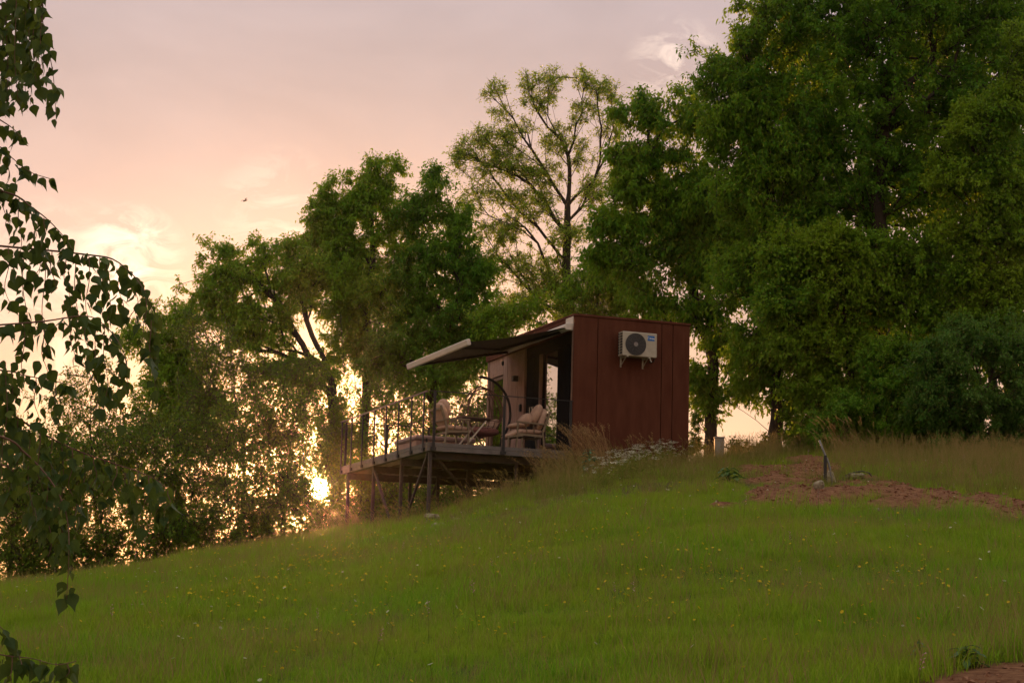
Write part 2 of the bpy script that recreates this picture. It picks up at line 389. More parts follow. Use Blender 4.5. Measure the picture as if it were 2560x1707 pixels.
def groundhit(px, py):
    v = RM @ Vector(((px - 1280) / FPX, -(py - 853.5) / FPX, -1)); v /= v.y
    ys = np.linspace(4, 56, 2081); d = ys * v.z - zf(ys * v.x, ys)
    k = np.argmax(d < 0) if (d < 0).any() else len(ys) - 1
    return Vector((ys[k] * v.x, ys[k], zg(ys[k] * v.x, ys[k])))

def axis(pts):
    out = []
    for (a, b, s) in pts: out.append(np.arange(a, b, s))
    return np.concatenate(out)
gx = np.concatenate([-np.geomspace(20, 3500, 26)[::-1], np.arange(-19.8, 19.8, .22), np.geomspace(20, 3500, 26)])
gy = np.concatenate([-np.geomspace(6, 1500, 14)[::-1], np.arange(-5.5, 62, .22), np.geomspace(62.2, 4500, 40)])
X, Y = np.meshgrid(gx, gy); Z = zf(X, Y); nx, ny = len(gx), len(gy)
V = np.stack([X.ravel(), Y.ravel(), Z.ravel()], 1)
ii = np.arange(nx - 1)[None, :] + np.arange(ny - 1)[:, None] * nx; ii = ii.ravel()
F = np.stack([ii, ii + 1, ii + 1 + nx, ii + nx], 1)
soil = soil_mask(X, Y, base_z(X, Y)).ravel()
LX = [0, 700, 860, 1050, 1280, 1400, 1500, 1700, 1850, 2000, 2300, 2560]; LY = [1380, 1290, 1292, 1318, 1300, 1272, 1252, 1225, 1225, 1270, 1290, 1305]
def roughline(px): return np.interp(px, LX, LY)
_u, _v = proj(X, Y, Z); rough_a = np.where((Y > 18) & (_u > 780), np.clip((roughline(_u) - _v) / 30 + (hash_noise(X, Y, .8, 41) - .5) * 1.6, 0, 1), 0).ravel()
mg, t, b = newmat('meadow_ground'); n = t.nodes; l = t.links
geo = n.new('ShaderNodeNewGeometry'); at1 = n.new('ShaderNodeAttribute'); at1.attribute_name = 'soil'
n1 = n.new('ShaderNodeTexNoise'); n1.inputs['Scale'].default_value = .5; n1.inputs['Detail'].default_value = 8; l.new(geo.outputs['Position'], n1.inputs[0])
rp = n.new('ShaderNodeValToRGB'); l.new(n1.outputs['Fac'], rp.inputs[0])
rp.color_ramp.elements[0].position = .36; rp.color_ramp.elements[0].color = (.05, .10, .008, 1); rp.color_ramp.elements[1].position = .66; rp.color_ramp.elements[1].color = (.09, .10, .018, 1)
n2 = n.new('ShaderNodeTexNoise'); n2.inputs['Scale'].default_value = 9; n2.inputs['Detail'].default_value = 8; n2.inputs['Roughness'].default_value = .7; l.new(geo.outputs['Position'], n2.inputs[0])
rs = n.new('ShaderNodeValToRGB'); l.new(n2.outputs['Fac'], rs.inputs[0])
rs.color_ramp.elements[0].position = .35; rs.color_ramp.elements[0].color = (.11, .042, .020, 1); rs.color_ramp.elements[1].position = .68; rs.color_ramp.elements[1].color = (.29, .145, .075, 1)
mr = n.new('ShaderNodeMapRange'); mr.inputs[1].default_value = .25; mr.inputs[2].default_value = .6; l.new(at1.outputs['Fac'], mr.inputs[0])
mc = n.new('ShaderNodeMix'); mc.data_type = 'RGBA'; l.new(mr.outputs[0], mc.inputs['Factor']); at2 = n.new('ShaderNodeAttribute'); at2.attribute_name = 'rough'
mrr = n.new('ShaderNodeMix'); mrr.data_type = 'RGBA'; l.new(at2.outputs['Fac'], mrr.inputs['Factor']); l.new(rp.outputs[0], mrr.inputs['A']); mrr.inputs['B'].default_value = (.10, .075, .025, 1)
l.new(mrr.outputs['Result'], mc.inputs['A']); l.new(rs.outputs[0], mc.inputs['B'])
l.new(mc.outputs['Result'], b.inputs['Base Color']); b.inputs['Roughness'].default_value = .95; b.inputs['Specular IOR Level'].default_value = .1
bp = n.new('ShaderNodeBump'); bp.inputs['Strength'].default_value = .9; bp.inputs['Distance'].default_value = .08; l.new(n2.outputs['Fac'], bp.inputs['Height']); l.new(bp.outputs[0], b.inputs['Normal'])
ground = new_obj('ground', fast_mesh('ground', V, F, mg, True, {'soil': soil, 'rough': rough_a})); ground['kind'] = 'structure'

# ------------------------------------------------------------------ evening haze: one closed box of even, thin air around camera and scene
hb = MB().box(-5200, 5200, -2200, 5600, -24.5, 34.0)
hm_ = bpy.data.materials.new('evening_haze'); hm_.use_nodes = True; hn = hm_.node_tree.nodes; hn.clear()
pv = hn.new('ShaderNodeVolumePrincipled'); pv.inputs['Color'].default_value = (1.0, .93, .86, 1); pv.inputs['Density'].default_value = .00015; pv.inputs['Anisotropy'].default_value = .955
ho = hn.new('ShaderNodeOutputMaterial'); hm_.node_tree.links.new(pv.outputs[0], ho.inputs['Volume'])
hz_ = hb.build('haze', hm_); hz_['kind'] = 'stuff'; hz_['label'] = 'thin warm evening haze over the whole hillside'

# ------------------------------------------------------------------ the cabin and its deck (local X along the red wall, Y back along the glazed side, Z up from the deck)
ZD = 4.44
ux, uy = .938, .3464
A = Vector((1.39, 44.0, ZD))
TH = math.atan2(uy, ux)
CM = Matrix.Translation(A) @ Matrix.Rotation(TH, 4, 'Z')
def cw(x, y, z=0): return CM @ Vector((x, y, z))
def ground_local(x, y):
    p = cw(x, y); return zg(p.x, p.y) - ZD
ZT = 3.09
WB = -.19
cabin = empty('cabin', CM, 'small flat-roofed cabin on the slope with a rust-red metal wall and glazed side', 'cabin')
# red end wall: four panels with recessed joints
jx = [0.0, .572, 2.15, 2.43, 2.85]
for i in range(4):
    m = MB(); m.box(jx[i] + (.0 if i == 0 else .008), jx[i + 1] - (.008 if i < 3 else 0), 0.0, .045, WB, ZT - .045, b=.004)
    m.build('wall_panel', M_rust, cabin)
MB().box(.03, 2.82, .05, .12, WB + .01, ZT - .06).build('wall_backing', M_darkpanel, cabin)
MB().box(-.02, 2.87, -.022, 5.9, ZT - .04, ZT + .012, b=.004).build('roof_cap', M_rust, cabin)
MB().box(-.005, .12, .047, .13, WB, ZT - .042).build('corner_post', M_frame_wood, cabin)
MB().box(.0, .09, .13, 5.86, 2.74, ZT - .042).build('eaves_board', M_rust, cabin)
MB().box(-.012, -.001, .05, .5, 2.80, ZT - .045).build('eaves_flashing', M_alu, cabin)
MB().box(.13, 2.8, .13, 5.82, ZT - .22, ZT - .05).build('roof', M_darkpanel, cabin)
MB().box(.1, 2.85, .13, 5.86, -.16, .02).build('floor', M_darkpanel, cabin)
MB().box(2.79, 2.85, .05, 5.86, WB, ZT - .042).build('side_wall', M_rust, cabin)
MB().box(.1, 2.79, 5.80, 5.86, .02, ZT - .22).build('far_wall', M_cladding, cabin)
MB().box(1.9, 1.96, .13, 5.8, .02, ZT - .22).build('inner_wall', M_darkpanel, cabin)
MB().box(.13, 1.9, .5, 5.75, .021, .035).build('inner_floor', M_floorpink, cabin)
# glazed side
XF = .10
HG = 2.46
MB().box(XF, XF + .1, .13, 5.86, HG + .03, 2.738).build('lintel', M_darkpanel, cabin)
def pane(y0, y1, z0, z1, fr=.05, fm=M_darkpanel, name='window'):
    f = MB()
    f.box(XF - .01, XF + .06, y0, y0 + fr, z0, z1); f.box(XF - .01, XF + .06, y1 - fr, y1, z0, z1)
    f.box(XF - .01, XF + .06, y0 + fr, y1 - fr, z1 - fr, z1); f.box(XF - .01, XF + .06, y0 + fr, y1 - fr, z0, z0 + fr)
    o = f.build(name, fm, cabin)
    MB().box(XF + .02, XF + .03, y0 + fr, y1 - fr, z0 + fr, z1 - fr).build('pane', M_glass, o)
    return o
pane(.14, .50, .03, HG, .03)
for k in range(6):
    MB().box(XF - .005, XF + .05, .51 + k * .11, .51 + k * .11 + .1, .03, HG).build('slat', M_darkpanel, cabin)
pane(1.17, 2.13, .03, HG, .025)
MB().box(XF - .06, XF + .06, 2.135, 2.24, .03, HG).build('post', M_frame_wood, cabin)
for y0 in (2.25, 2.74):
    d = MB().box(XF + .0, XF + .05, y0, y0 + .475, .03, HG, b=.006).build('door', M_darkpanel, cabin)
    yh = y0 + (.40 if y0 < 2.5 else .08)
    h = MB(); h.tube([(XF - .004, yh, 1.28), (XF - .055, yh, 1.28), (XF - .055, yh, .92), (XF - .004, yh, .92)], .012, 6); h.build('handle', M_handle, d)
# timber cladding planks
npk = 10
for k in range(npk):
    y0 = 3.24 + k * .148
    MB().box(XF - .045 + rnd.uniform(-.003, .003), XF + .02, y0, y0 + .137, -.02, 2.738, b=.004).build('cladding_plank', M_cladding, cabin)
MB().box(XF - .05, XF + .07, 5.72, 5.858, -.02, 2.738).build('corner_board', M_frame_wood, cabin)
pane(4.74, 5.70, .12, 2.28, .07, M_frame_wood)
for k in range(7):
    y0 = 4.74 + k * .14
    MB().box(XF - .04, XF + .02, y0, y0 + .132, 2.30, 2.738, b=.004).build('cladding_plank', M_cladding, cabin)
MB().box(XF - .03, XF + .02, 4.74, 5.70, -.02, .11).build('sill_board', M_cladding, cabin)
# small fixtures on the cladding
t = empty('wall_lamp', CM @ Matrix.Translation((XF - .045, 3.66, 2.06)), 'small black box wall lamp on the upper part of the timber cladding', 'lamp')
MB().box(-.02, -.001, -.05, .05, -.05, .05).build('mount', M_handle, t); MB().box(-.15, -.0205, -.06, .06, -.065, .065, b=.006).build('housing', M_hose, t)
t = empty('door_keypad', CM @ Matrix.Translation((XF - .045, 3.42, 1.33)), 'small dark keypad on the timber cladding beside the dark doors', 'keypad')
MB().box(-.045, -.001, -.04, .04, -.09, .09, b=.006).build('body', M_hose, t); MB().box(-.052, -.0455, -.028, .028, -.06, .06).build('cover', M_steel, t)
t = empty('hanging_lantern', CM @ Matrix.Translation((-.12, 4.3, 2.72)), 'tiny dark lantern hanging under the awning in front of the cladding', 'lantern')
MB().tube([(0, 0, .0), (0, 0, -.16)], .005, 5).build('cord', M_hose, t); MB().tube([(0, 0, -.16), (0, 0, -.18), (0, 0, -.25), (0, 0, -.27)], [.012, .035, .03, .012], 8).build('shade', M_hose, t)

# deck
DL, DW = 6.95, 3.36
deck = empty('deck', CM, 'raised timber deck on steel legs with a thin dark railing', 'deck')
bm_ = MB().box(-DW + .03, .09, 0.0, .136, -.03, 0.0, b=.003).mesh('deck_board', M_deck)
k = 0; y = .03
while y < DL - .15:
    o = new_obj('deck_board', bm_, deck); o.location = (0, y, 0); y += .142
MB().box(-DW, .09, 0.0, .028, -.075, .002).build('fascia_board', M_fascia, deck)
MB().box(-DW, .09, .003, .03, -.18, -.079).build('fascia_board', M_fascia, deck)
MB().box(-DW, -DW + .028, .032, DL, -.075, .002).build('fascia_board', M_fascia, deck)
MB().box(-DW + .003, -DW + .03, .032, DL, -.18, -.079).build('fascia_board', M_fascia, deck)
MB().box(-DW, .09, DL - .1, DL - .07, -.18, .002).build('fascia_board', M_fascia, deck)
for xx in (-3.2, -2.4, -1.6, -.8, -.02):
    MB().box(xx - .035, xx + .035, .05, DL - .12, -.17, -.032).build('joist', M_leg, deck)
for yy in (.3, 2.2, 4.4, 6.6):
    MB().box(-DW + .08, 2.75, yy - .05, yy + .05, -.33, -.172).build('beam', M_leg, deck)
def leg(x, y, r=.035, top=-.33):
    g = ground_local(x, y)
    if g < top - .05:
        o = MB().box(x - r, x + r, y - r, y + r, g - .3, top, b=.004).build('leg', M_leg, deck)
        return g
for x in (-3.25, -1.65, -.05, 2.6):
    for y in (2.2, 4.4, 6.6): leg(x, y)
g0 = leg(-3.27, .09, .035, -.182); leg(-1.2, .3); leg(-.05, .3)
gA = ground_local(-3.27, 2.0)
MB().bar((-3.29, .16, -.2), (-3.29, 2.0, gA + .1), .045, .045).build('brace', M_leg, deck)
MB().bar((-3.29, 4.2, -.3), (-3.29, 2.3, gA + .0), .05, .05).build('brace', M_leg, deck)
MB().bar((-3.15, .2, -.24), (-1.6, 2.1, -1.0), .06, .06).build('brace', M_leg, deck)
MB().bar((-1.65, 4.4, -.4), (-1.65, 6.4, -2.2), .045, .045).build('brace', M_leg, deck)
# railing: flat posts bracketed to the fascia, thin top rail
HR = 1.12
def rpost(x, y, side):
    w2 = .030
    o = MB().box(x - .010 if side == 'L' else x - w2, x + .010 if side == 'L' else x + w2, y - w2 if side == 'L' else y - .008, y + w2 if side == 'L' else y + .008, -.15, HR - .012).build('railing_post', M_steel, deck)
    if side == 'L': MB().box(x - .012, x + .03, y - .06, y + .06, -.17, -.10).build('bracket', M_steel, o)
    else: MB().box(x - .06, x + .06, y - .012, y + .02, -.17, -.10).build('bracket', M_steel, o)
for y in (.24, 1.13, 2.1, 3.06, 4.0, 5.0, 5.95, 6.82): rpost(-DW - .035, y, 'L')
for x in (-DW + .12, -1.63, -.06): rpost(x, -.035, 'F')
for x in (-DW + .1, -2.2, -1.1, -.02): rpost(x, DL - .03, 'F')
MB().box(-DW - .055, -DW - .015, .02, DL, HR - .018, HR + .008).build('top_rail', M_toprail, deck)
MB().box(-DW + .0, .0, -.05, -.02, HR - .011, HR + .006).build('top_rail', M_steel, deck)
MB().box(-DW + .0, .0, DL - .045, DL - .015, HR - .011, HR + .006).build('top_rail', M_steel, deck)

# awning
aw = empty('awning', CM, 'charcoal fabric awning with a pale front bar, folded out over the deck', 'awning')
AP, AZ0, AZ1, AL0, AL1 = -2.46, 2.86, 2.27, .12, 4.45
m = MB(); m.box(-.16, -.006, AL0, AL1, AZ0 - .12, AZ0 + .02, b=.03); m.build('cassette', M_alu, aw)
m = MB(); m.box(-.175, -.002, AL0 - .05, AL0 - .002, AZ0 - .14, AZ0 + .03, b=.02); m.build('end_cap', M_alu, aw)
MBt = Matrix.Translation((AP, 0, AZ1)) @ Matrix.Rotation(-.25, 4, 'Y')
m = MB(); m.box(-.05, .05, AL0 - .02, AL1 + .02, -.07, .07, MBt, b=.015); m.build('front_bar', M_alu, aw)
m = MB(); nxs, nys = 14, 10; vs = []; fs = []
for top in (0, 1):
    for i in range(nxs + 1):
        for j in range(nys + 1):
            u_ = i / nxs; v_ = j / nys
            vs.append((-.10 + (AP + .10) * u_, AL0 + .05 + (AL1 - AL0 - .1) * v_, AZ0 - .05 + (AZ1 - AZ0 + .06) * u_ - .07 * math.sin(math.pi * u_) * (.7 + .3 * math.sin(math.pi * v_)) + .006 * math.sin(v_ * 30) * math.sin(math.pi * u_) + .004 * top))
q = (nxs + 1) * (nys + 1)
for i in range(nxs):
    for j in range(nys):
        a = i * (nys + 1) + j; fs.append((a, a + 1, a + nys + 2, a + nys + 1)); fs.append((q + a, q + a + nys + 1, q + a + nys + 2, q + a + 1))
m.add(vs, fs); m.build('fabric', M_fabric, aw, True)
for y0, y1, s in ((.55, 1.75, 1), (4.0, 2.8, -1)):
    e = (-1.1, y0 + s * 1.25, (AZ0 + AZ1) / 2 - .13)
    m = MB(); m.bar((-.12, y0, AZ0 - .12), e, .05, .06); m.bar(e, (AP + .05, y0 + s * .2, AZ1 - .04), .04, .05); m.build('folding_arm', M_steel, aw)

# air conditioner on the red wall
AX0, AX1, AZa, AZb = 1.03, 1.865, 2.185, 2.735
ac = empty('air_conditioner', CM @ Matrix.Translation((AX0, 0, AZa)), 'cream outdoor air-conditioning unit with blue sticker bracketed to the red wall', 'air conditioner')
AWd, AHt = AX1 - AX0, AZb - AZa
m = MB(); m.box(.0, AWd, -.36, -.10, 0, AHt, b=.012); m.build('casing', M_ac, ac)
for k in range(8):
    MB().box(-.014, -.001, -.335, -.13, .05 + k * .062, .05 + k * .062 + .036).build('side_louvre', M_acdark, ac)
MB().box(-.022, -.0145, -.24, -.22, .04, AHt - .03).build('louvre_rib', M_ac, ac)
MB().disc((.315, -.3625, AHt / 2 - .005), .25, th=.006, n=36).build('fan_opening', M_acdark, ac)
rr = MB()
for k in range(7):
    r = .07 + k * .03; rr.tube([(.315 + r * math.cos(a), -.371, AHt / 2 - .005 + r * math.sin(a)) for a in [2 * math.pi * i / 32 for i in range(32)]], .0032, 4, closed=True)
for k in range(12):
    a = math.pi * k / 6; rr.tube([(.315 + .06 * math.cos(a), -.372, AHt / 2 - .005 + .06 * math.sin(a)), (.315 + .25 * math.cos(a), -.372, AHt / 2 - .005 + .25 * math.sin(a))], .003, 4)
rr.build('fan_guard', simple('fan_guard_wire', (.07, .07, .072), .4), ac)
MB().disc((.315, -.375, AHt / 2 - .005), .052, th=.008, n=24).build('fan_hub', M_achub, ac)
st = MB().box(.605, .775, -.3635, -.3605, .375, .49).build('brand_sticker', M_blue, ac)
cu = bpy.data.curves.new('lettering', 'FONT'); cu.body = 'Midea'; cu.size = .052; cu.shear = .2; cu.extrude = .0012; cu.offset = .0008
tmp = bpy.data.objects.new('tmp', cu); COL.objects.link(tmp)
bpy.context.view_layer.update()
tme = bpy.data.meshes.new_from_object(tmp.evaluated_get(bpy.context.evaluated_depsgraph_get()))
bpy.data.objects.remove(tmp)
tme.materials.clear(); tme.materials.append(M_white)
lt = new_obj('lettering', tme, st); lt.matrix_local = Matrix.Translation((.645, -.3655, .413)) @ Matrix.Rotation(math.pi / 2, 4, 'X')
MB().tube([(.632 + .026 * math.cos(a), -.366, .434 + .026 * math.sin(a)) for a in [1.2 + i * .36 for i in range(11)]], [.001 + .004 * math.sin(math.pi * i / 10) for i in range(11)], 5).build('emblem', M_white, st)
MB().box(AWd + .001, AWd + .05, -.26, -.12, .02, .20, b=.012).build('valve_cover', simple('valve_cover_plastic', (.33, .31, .22), .6), ac)
for x in (.11, .65):
    b_ = MB(); b_.box(x - .018, x + .018, -.012, -.001, -.22, .03); b_.box(x - .018, x + .018, -.40, -.013, -.03, -.003)
    b_.bar((x, -.012, -.19), (x, -.26, -.035), .02, .012); b_.build('bracket', M_ac, ac)
MB().tube([(.70, -.30, -.0), (.705, -.30, -.04), (.74, -.29, -.09)], .012, 6).build('drain_spout', M_white, ac)
MB().tube([(AWd + .03, -.17, .02), (AWd + .035, -.12, -.05), (AWd + .0, -.05, -.07), (AWd - .02, -.003, -.05)], .014, 6).build('hose', M_hose, ac)

# furniture on the deck --------------------------------------------------------
def armchair(loc, rz, label, length=.62, leg_rest=False, tilt=.30):
    t = empty('armchair', CM @ Matrix.Translation(loc) @ Matrix.Rotation(rz, 4, 'Z'), label, 'armchair', 'padded armchairs on the deck')
    W = .62       # local +X is the direction the sitter faces; Y across
    for s in (-1, 1):
        y = s * W / 2
        MB().bar((length, y, 0), (length - .02, y, .57), .032, .045).build('leg', M_chair, t)
        MB().bar((.02, y, 0), (.07, y, .40), .032, .045).build('leg', M_chair, t)
        m = MB(); m.bar((.07, y, .38), (-.10, y, .86), .03, .045); m.build('back_post', M_chair, t)
        m = MB(); m.bar((-.02, y, .565), (length + .02, y, .60), .055, .03); m.build('armrest', M_chair, t)
        m = MB(); m.bar((.07, y, .30), (length, y, .33), .028, .05); m.build('side_rail', M_chair, t)
        for q in (.25, .42):
            MB().bar((q, y, .34), (q + .04, y, .57), .006, .05).build('strap', M_chair, t)
    m = MB(); m.bar((-.08, -W / 2, .80), (-.08, W / 2, .80), .03, .045); m.bar((.0, -W / 2, .55), (.0, W / 2, .55), .03, .03); m.build('back_slats', M_chair, t)
    m = MB(); m.bar((length - .01, -W / 2, .31), (length - .01, W / 2, .31), .03, .04); m.bar((.1, -W / 2, .28), (.1, W / 2, .28), .03, .04); m.build('cross_rail', M_chair, t)
    m = MB(); m.pillow((length / 2 + .06, 0, .395), length + .06, W - .05, .14, Matrix.Rotation(.03, 3, 'Y')); m.build('seat_cushion', M_cushion, t, True)
    m = MB(); m.pillow((.055, 0, .68), .15, W - .07, .56, Matrix.Rotation(-tilt, 3, 'Y')); m.build('back_cushion', M_cushion, t, True)
    return t
def spill(t, name, label, c, sx, sy, sz, ry, mat=M_cushion, rz=0):
    o = MB().pillow((0, 0, 0), sx, sy, sz, e=.6, sag=.05).build(name, mat, None, True)
    o.matrix_world = t.matrix_world @ Matrix.Translation(c) @ Matrix.Rotation(rz, 4, 'Z') @ Matrix.Rotation(ry, 4, 'Y')
    return tag(o, label, 'cushion', 'loose cushions on the chairs')
bpy.context.view_layer.update()
c1 = armchair((-2.93, .62, 0), .12, 'armchair left of the table, facing right, a pale cushion propped on its back', .60)
spill(c1, 'loose_cushion', 'pale square cushion propped high on the back of the left armchair', (.13, 0, .83), .16, .44, .42, -.28)
c2 = armchair((-.56, .42, 0), math.pi - .10, 'wide armchair near the red wall, facing left, piled with beige cushions', .66)
spill(c2, 'loose_cushion', 'tall plump beige cushion leaning on the back of the right armchair', (.17, .02, .80), .20, .46, .50, -.42)
spill(c2, 'loose_cushion', 'rounded beige cushion in the middle of the right armchair seat', (.40, .03, .66), .26, .44, .34, -.7)
spill(c2, 'loose_cushion', 'flat beige cushion lying at the front of the right armchair seat', (.60, .03, .535), .38, .42, .12, .08)
# footstool in front of the right armchair
t = empty('footstool', CM @ Matrix.Translation((-1.44, .44, 0)) @ Matrix.Rotation(-.10, 4, 'Z'), 'low padded footstool with folded cushion in front of the right armchair', 'footstool')
for x in (.02, .34):
    for y in (-.26, .26): MB().bar((x, y, 0), (x, y, .24), .028, .04).build('leg', M_chair, t)
MB().bar((0, -.26, .25), (.36, -.26, .30), .03, .04).build('rail', M_chair, t); MB().bar((0, .26, .25), (.36, .26, .30), .03, .04).build('rail', M_chair, t)
m = MB(); m.pillow((.17, 0, .335), .44, .52, .13, Matrix.Rotation(-.42, 3, 'Y')); m.build('seat_cushion', M_cushion, t, True)
# folding table
t = empty('folding_table', CM @ Matrix.Translation((-1.98, 1.15, 0)) @ Matrix.Rotation(.06, 4, 'Z'), 'brown slatted folding table with crossed legs between the armchairs', 'table')
for k in range(7): MB().box(-.40, .42, -.30 + k * .088, -.30 + k * .088 + .07, .70, .722, b=.003).build('slat', M_tablewood, t)
MB().box(-.38, -.34, -.30, .30, .66, .699).build('batten', M_tablewood, t); MB().box(.34, .38, -.30, .30, .66, .699).build('batten', M_tablewood, t)
for y in (-.26, .26):
    MB().bar((-.28, y, 0), (.26, y + .02, .66), .018, .03).build('leg', M_handle, t); MB().bar((.28, y + .025, 0), (-.26, y + .045, .66), .018, .03).build('leg', M_chair, t)
# hanging egg chair on a curved stand
t = empty('hanging_chair', CM @ Matrix.Translation((-1.42, 2.05, 0)), 'hanging egg chair of brown wire on a curved dark stand, pink cushion inside', 'hanging chair')
arc = [(.50, 0, .04), (.66, 0, .10)] + [(-.03 + .70 * math.cos(a), 0, 1.02 + .77 * math.sin(a)) for a in [-.85 + i * (math.pi / 2 + .95) / 18 for i in range(19)]]
arc = [(.30, 0, .03), (.47, 0, .12)] + [(-.04 + .74 * math.cos(a), 0, .98 + .82 * math.sin(a)) for a in [-.75 + i * (math.pi / 2 + .80) / 18 for i in range(19)]]
MB().tube(arc, .030, 8).build('stand', M_steel, t, True)
MB().tube([(.46 * math.cos(a), .46 * math.sin(a), .03) for a in [2 * math.pi * i / 32 for i in range(32)]], .022, 6, closed=True).build('base_ring', M_steel, t, True)
for s in (-1, 1): MB().tube([(.34, 0, .06), (.1, s * .2, .05), (0, s * .45, .035)], .02, 6).build('base_arm', M_steel, t)
MB().tube([(-.05, 0, 1.78), (-.06, 0, 1.70), (-.05, 0, 1.60)], .008, 5).build('hook', M_handle, t)
wm = MB()
def egg(a, hh):       # profile radius at height 0..1
    return math.sin(math.pi * min(1, hh ** .85)) ** .62
H0, H1 = .36, 1.60
for k in range(18):
    a = 2 * math.pi * k / 18
    pts = []
    for i in range(17):
        hh = i / 16; r = .50 * egg(a, hh); z = H0 + (H1 - H0) * hh
        pts.append((-.04 + r * math.cos(a), r * .9 * math.sin(a), z))
    if -2.3 < (a if a < math.pi else a - 2 * math.pi) < -.85: pts = pts[:6]      # open front
    wm.tube(pts, .0085, 4)
for hh in (.12, .22, .32, .40):
    r = .50 * egg(0, hh); z = H0 + (H1 - H0) * hh
    wm.tube([(-.04 + r * math.cos(a), r * .9 * math.sin(a), z) for a in [2 * math.pi * i / 28 for i in range(28)]], .0075, 4, closed=True)
wm.build('basket', M_rattan, t)
rim = [(-.04 + .50 * egg(0, .5) * math.cos(a) * .86, -.30 - .05 * math.cos(a * 2), H0 + .62 + .52 * math.sin(a)) for a in [2 * math.pi * i / 28 for i in range(28)]]
MB().tube(rim, .016, 6, closed=True).build('rim', M_rattan, t, True)
m = MB(); m.pillow((-.04, 0, H0 + .17), .80, .72, .22); m.build('cushion', M_pink, t, True)
m = MB(); m.pillow((.24, -.02, H0 + .30), .14, .60, .42, Matrix.Rotation(.55, 3, 'Y')); m.build('side_cushion', M_cushion, t, True)
# covered tub at the back of the deck
t = empty('covered_tub', CM @ Matrix.Translation((-2.25, 4.35, 0)), 'low square tub under a greyish mauve padded cover at the back of the deck', 'tub')
m = MB(); m.box(0, 1.45, 0, 1.6, .0, .52, b=.03); m.build('tub_body', M_cladding, t)
m = MB(); m.box(-.05, .722, -.05, 1.65, .523, .63, b=.03); m.build('cover_half', M_cover, t)
m = MB(); m.box(.728, 1.50, -.05, 1.65, .523, .63, b=.03); m.build('cover_half', M_cover, t)
for x in (.25, 1.15): MB().box(x - .02, x + .02, -.056, -.051, .40, .56).build('buckle_strap', M_hose, t)

# ------------------------------------------------------------------ trees
def frusta(P0, P1, R0, R1, k):
    """tapered k-sided prisms between point pairs, vectorised"""
    d = P1 - P0; ln = np.linalg.norm(d, axis=1, keepdims=True) + 1e-9; d = d / ln
    ref = np.where(np.abs(d[:, 2:3]) < .9, np.array([[0, 0, 1.0]]), np.array([[1.0, 0, 0]]))
    u = np.cross(d, ref); u /= np.linalg.norm(u, axis=1, keepdims=True) + 1e-9; v = np.cross(d, u)
    a = np.arange(k) * 2 * np.pi / k
    ring = u[:, None, :] * np.cos(a)[None, :, None] + v[:, None, :] * np.sin(a)[None, :, None]
    A_ = P0[:, None, :] + ring * R0[:, None, None]; B_ = P1[:, None, :] + ring * R1[:, None, None]
    V_ = np.concatenate([A_, B_], 1).reshape(-1, 3); m_ = len(P0)
    base = (np.arange(m_) * 2 * k)[:, None]; i = np.arange(k)[None, :]; j = (np.arange(k)[None, :] + 1) % k
    F_ = np.stack([base + i, base + j, base + k + j, base + k + i], -1).reshape(-1, 4)
    return V_, F_
def unit(v): return v / (np.linalg.norm(v, axis=-1, keepdims=True) + 1e-9)
def leaves(P, D, length, width, droop, g, fold=.25):
    """kite-shaped folded leaves of two triangles' worth each; P base points, D axis directions"""
    n_ = len(P); D = unit(D + np.array([0, 0, -droop])); rv = unit(g.normal(size=(n_, 3)))
    W_ = unit(np.cross(D, rv)); Nn = np.cross(W_, D)
    Ls = length * g.uniform(.6, 1.25, (n_, 1)); Ws = width * g.uniform(.7, 1.2, (n_, 1))
    a = P; c = P + D * Ls - np.array([0, 0, 1]) * Ls * .12; mid = P + D * Ls * .42
    b_ = mid + W_ * Ws / 2 + Nn * Ws * fold; d_ = mid - W_ * Ws / 2 + Nn * Ws * fold
    V_ = np.stack([a, b_, c, d_], 1).reshape(-1, 3)
    F_ = (np.arange(n_) * 4)[:, None] + np.array([[0, 1, 2, 3]])
    return V_, F_
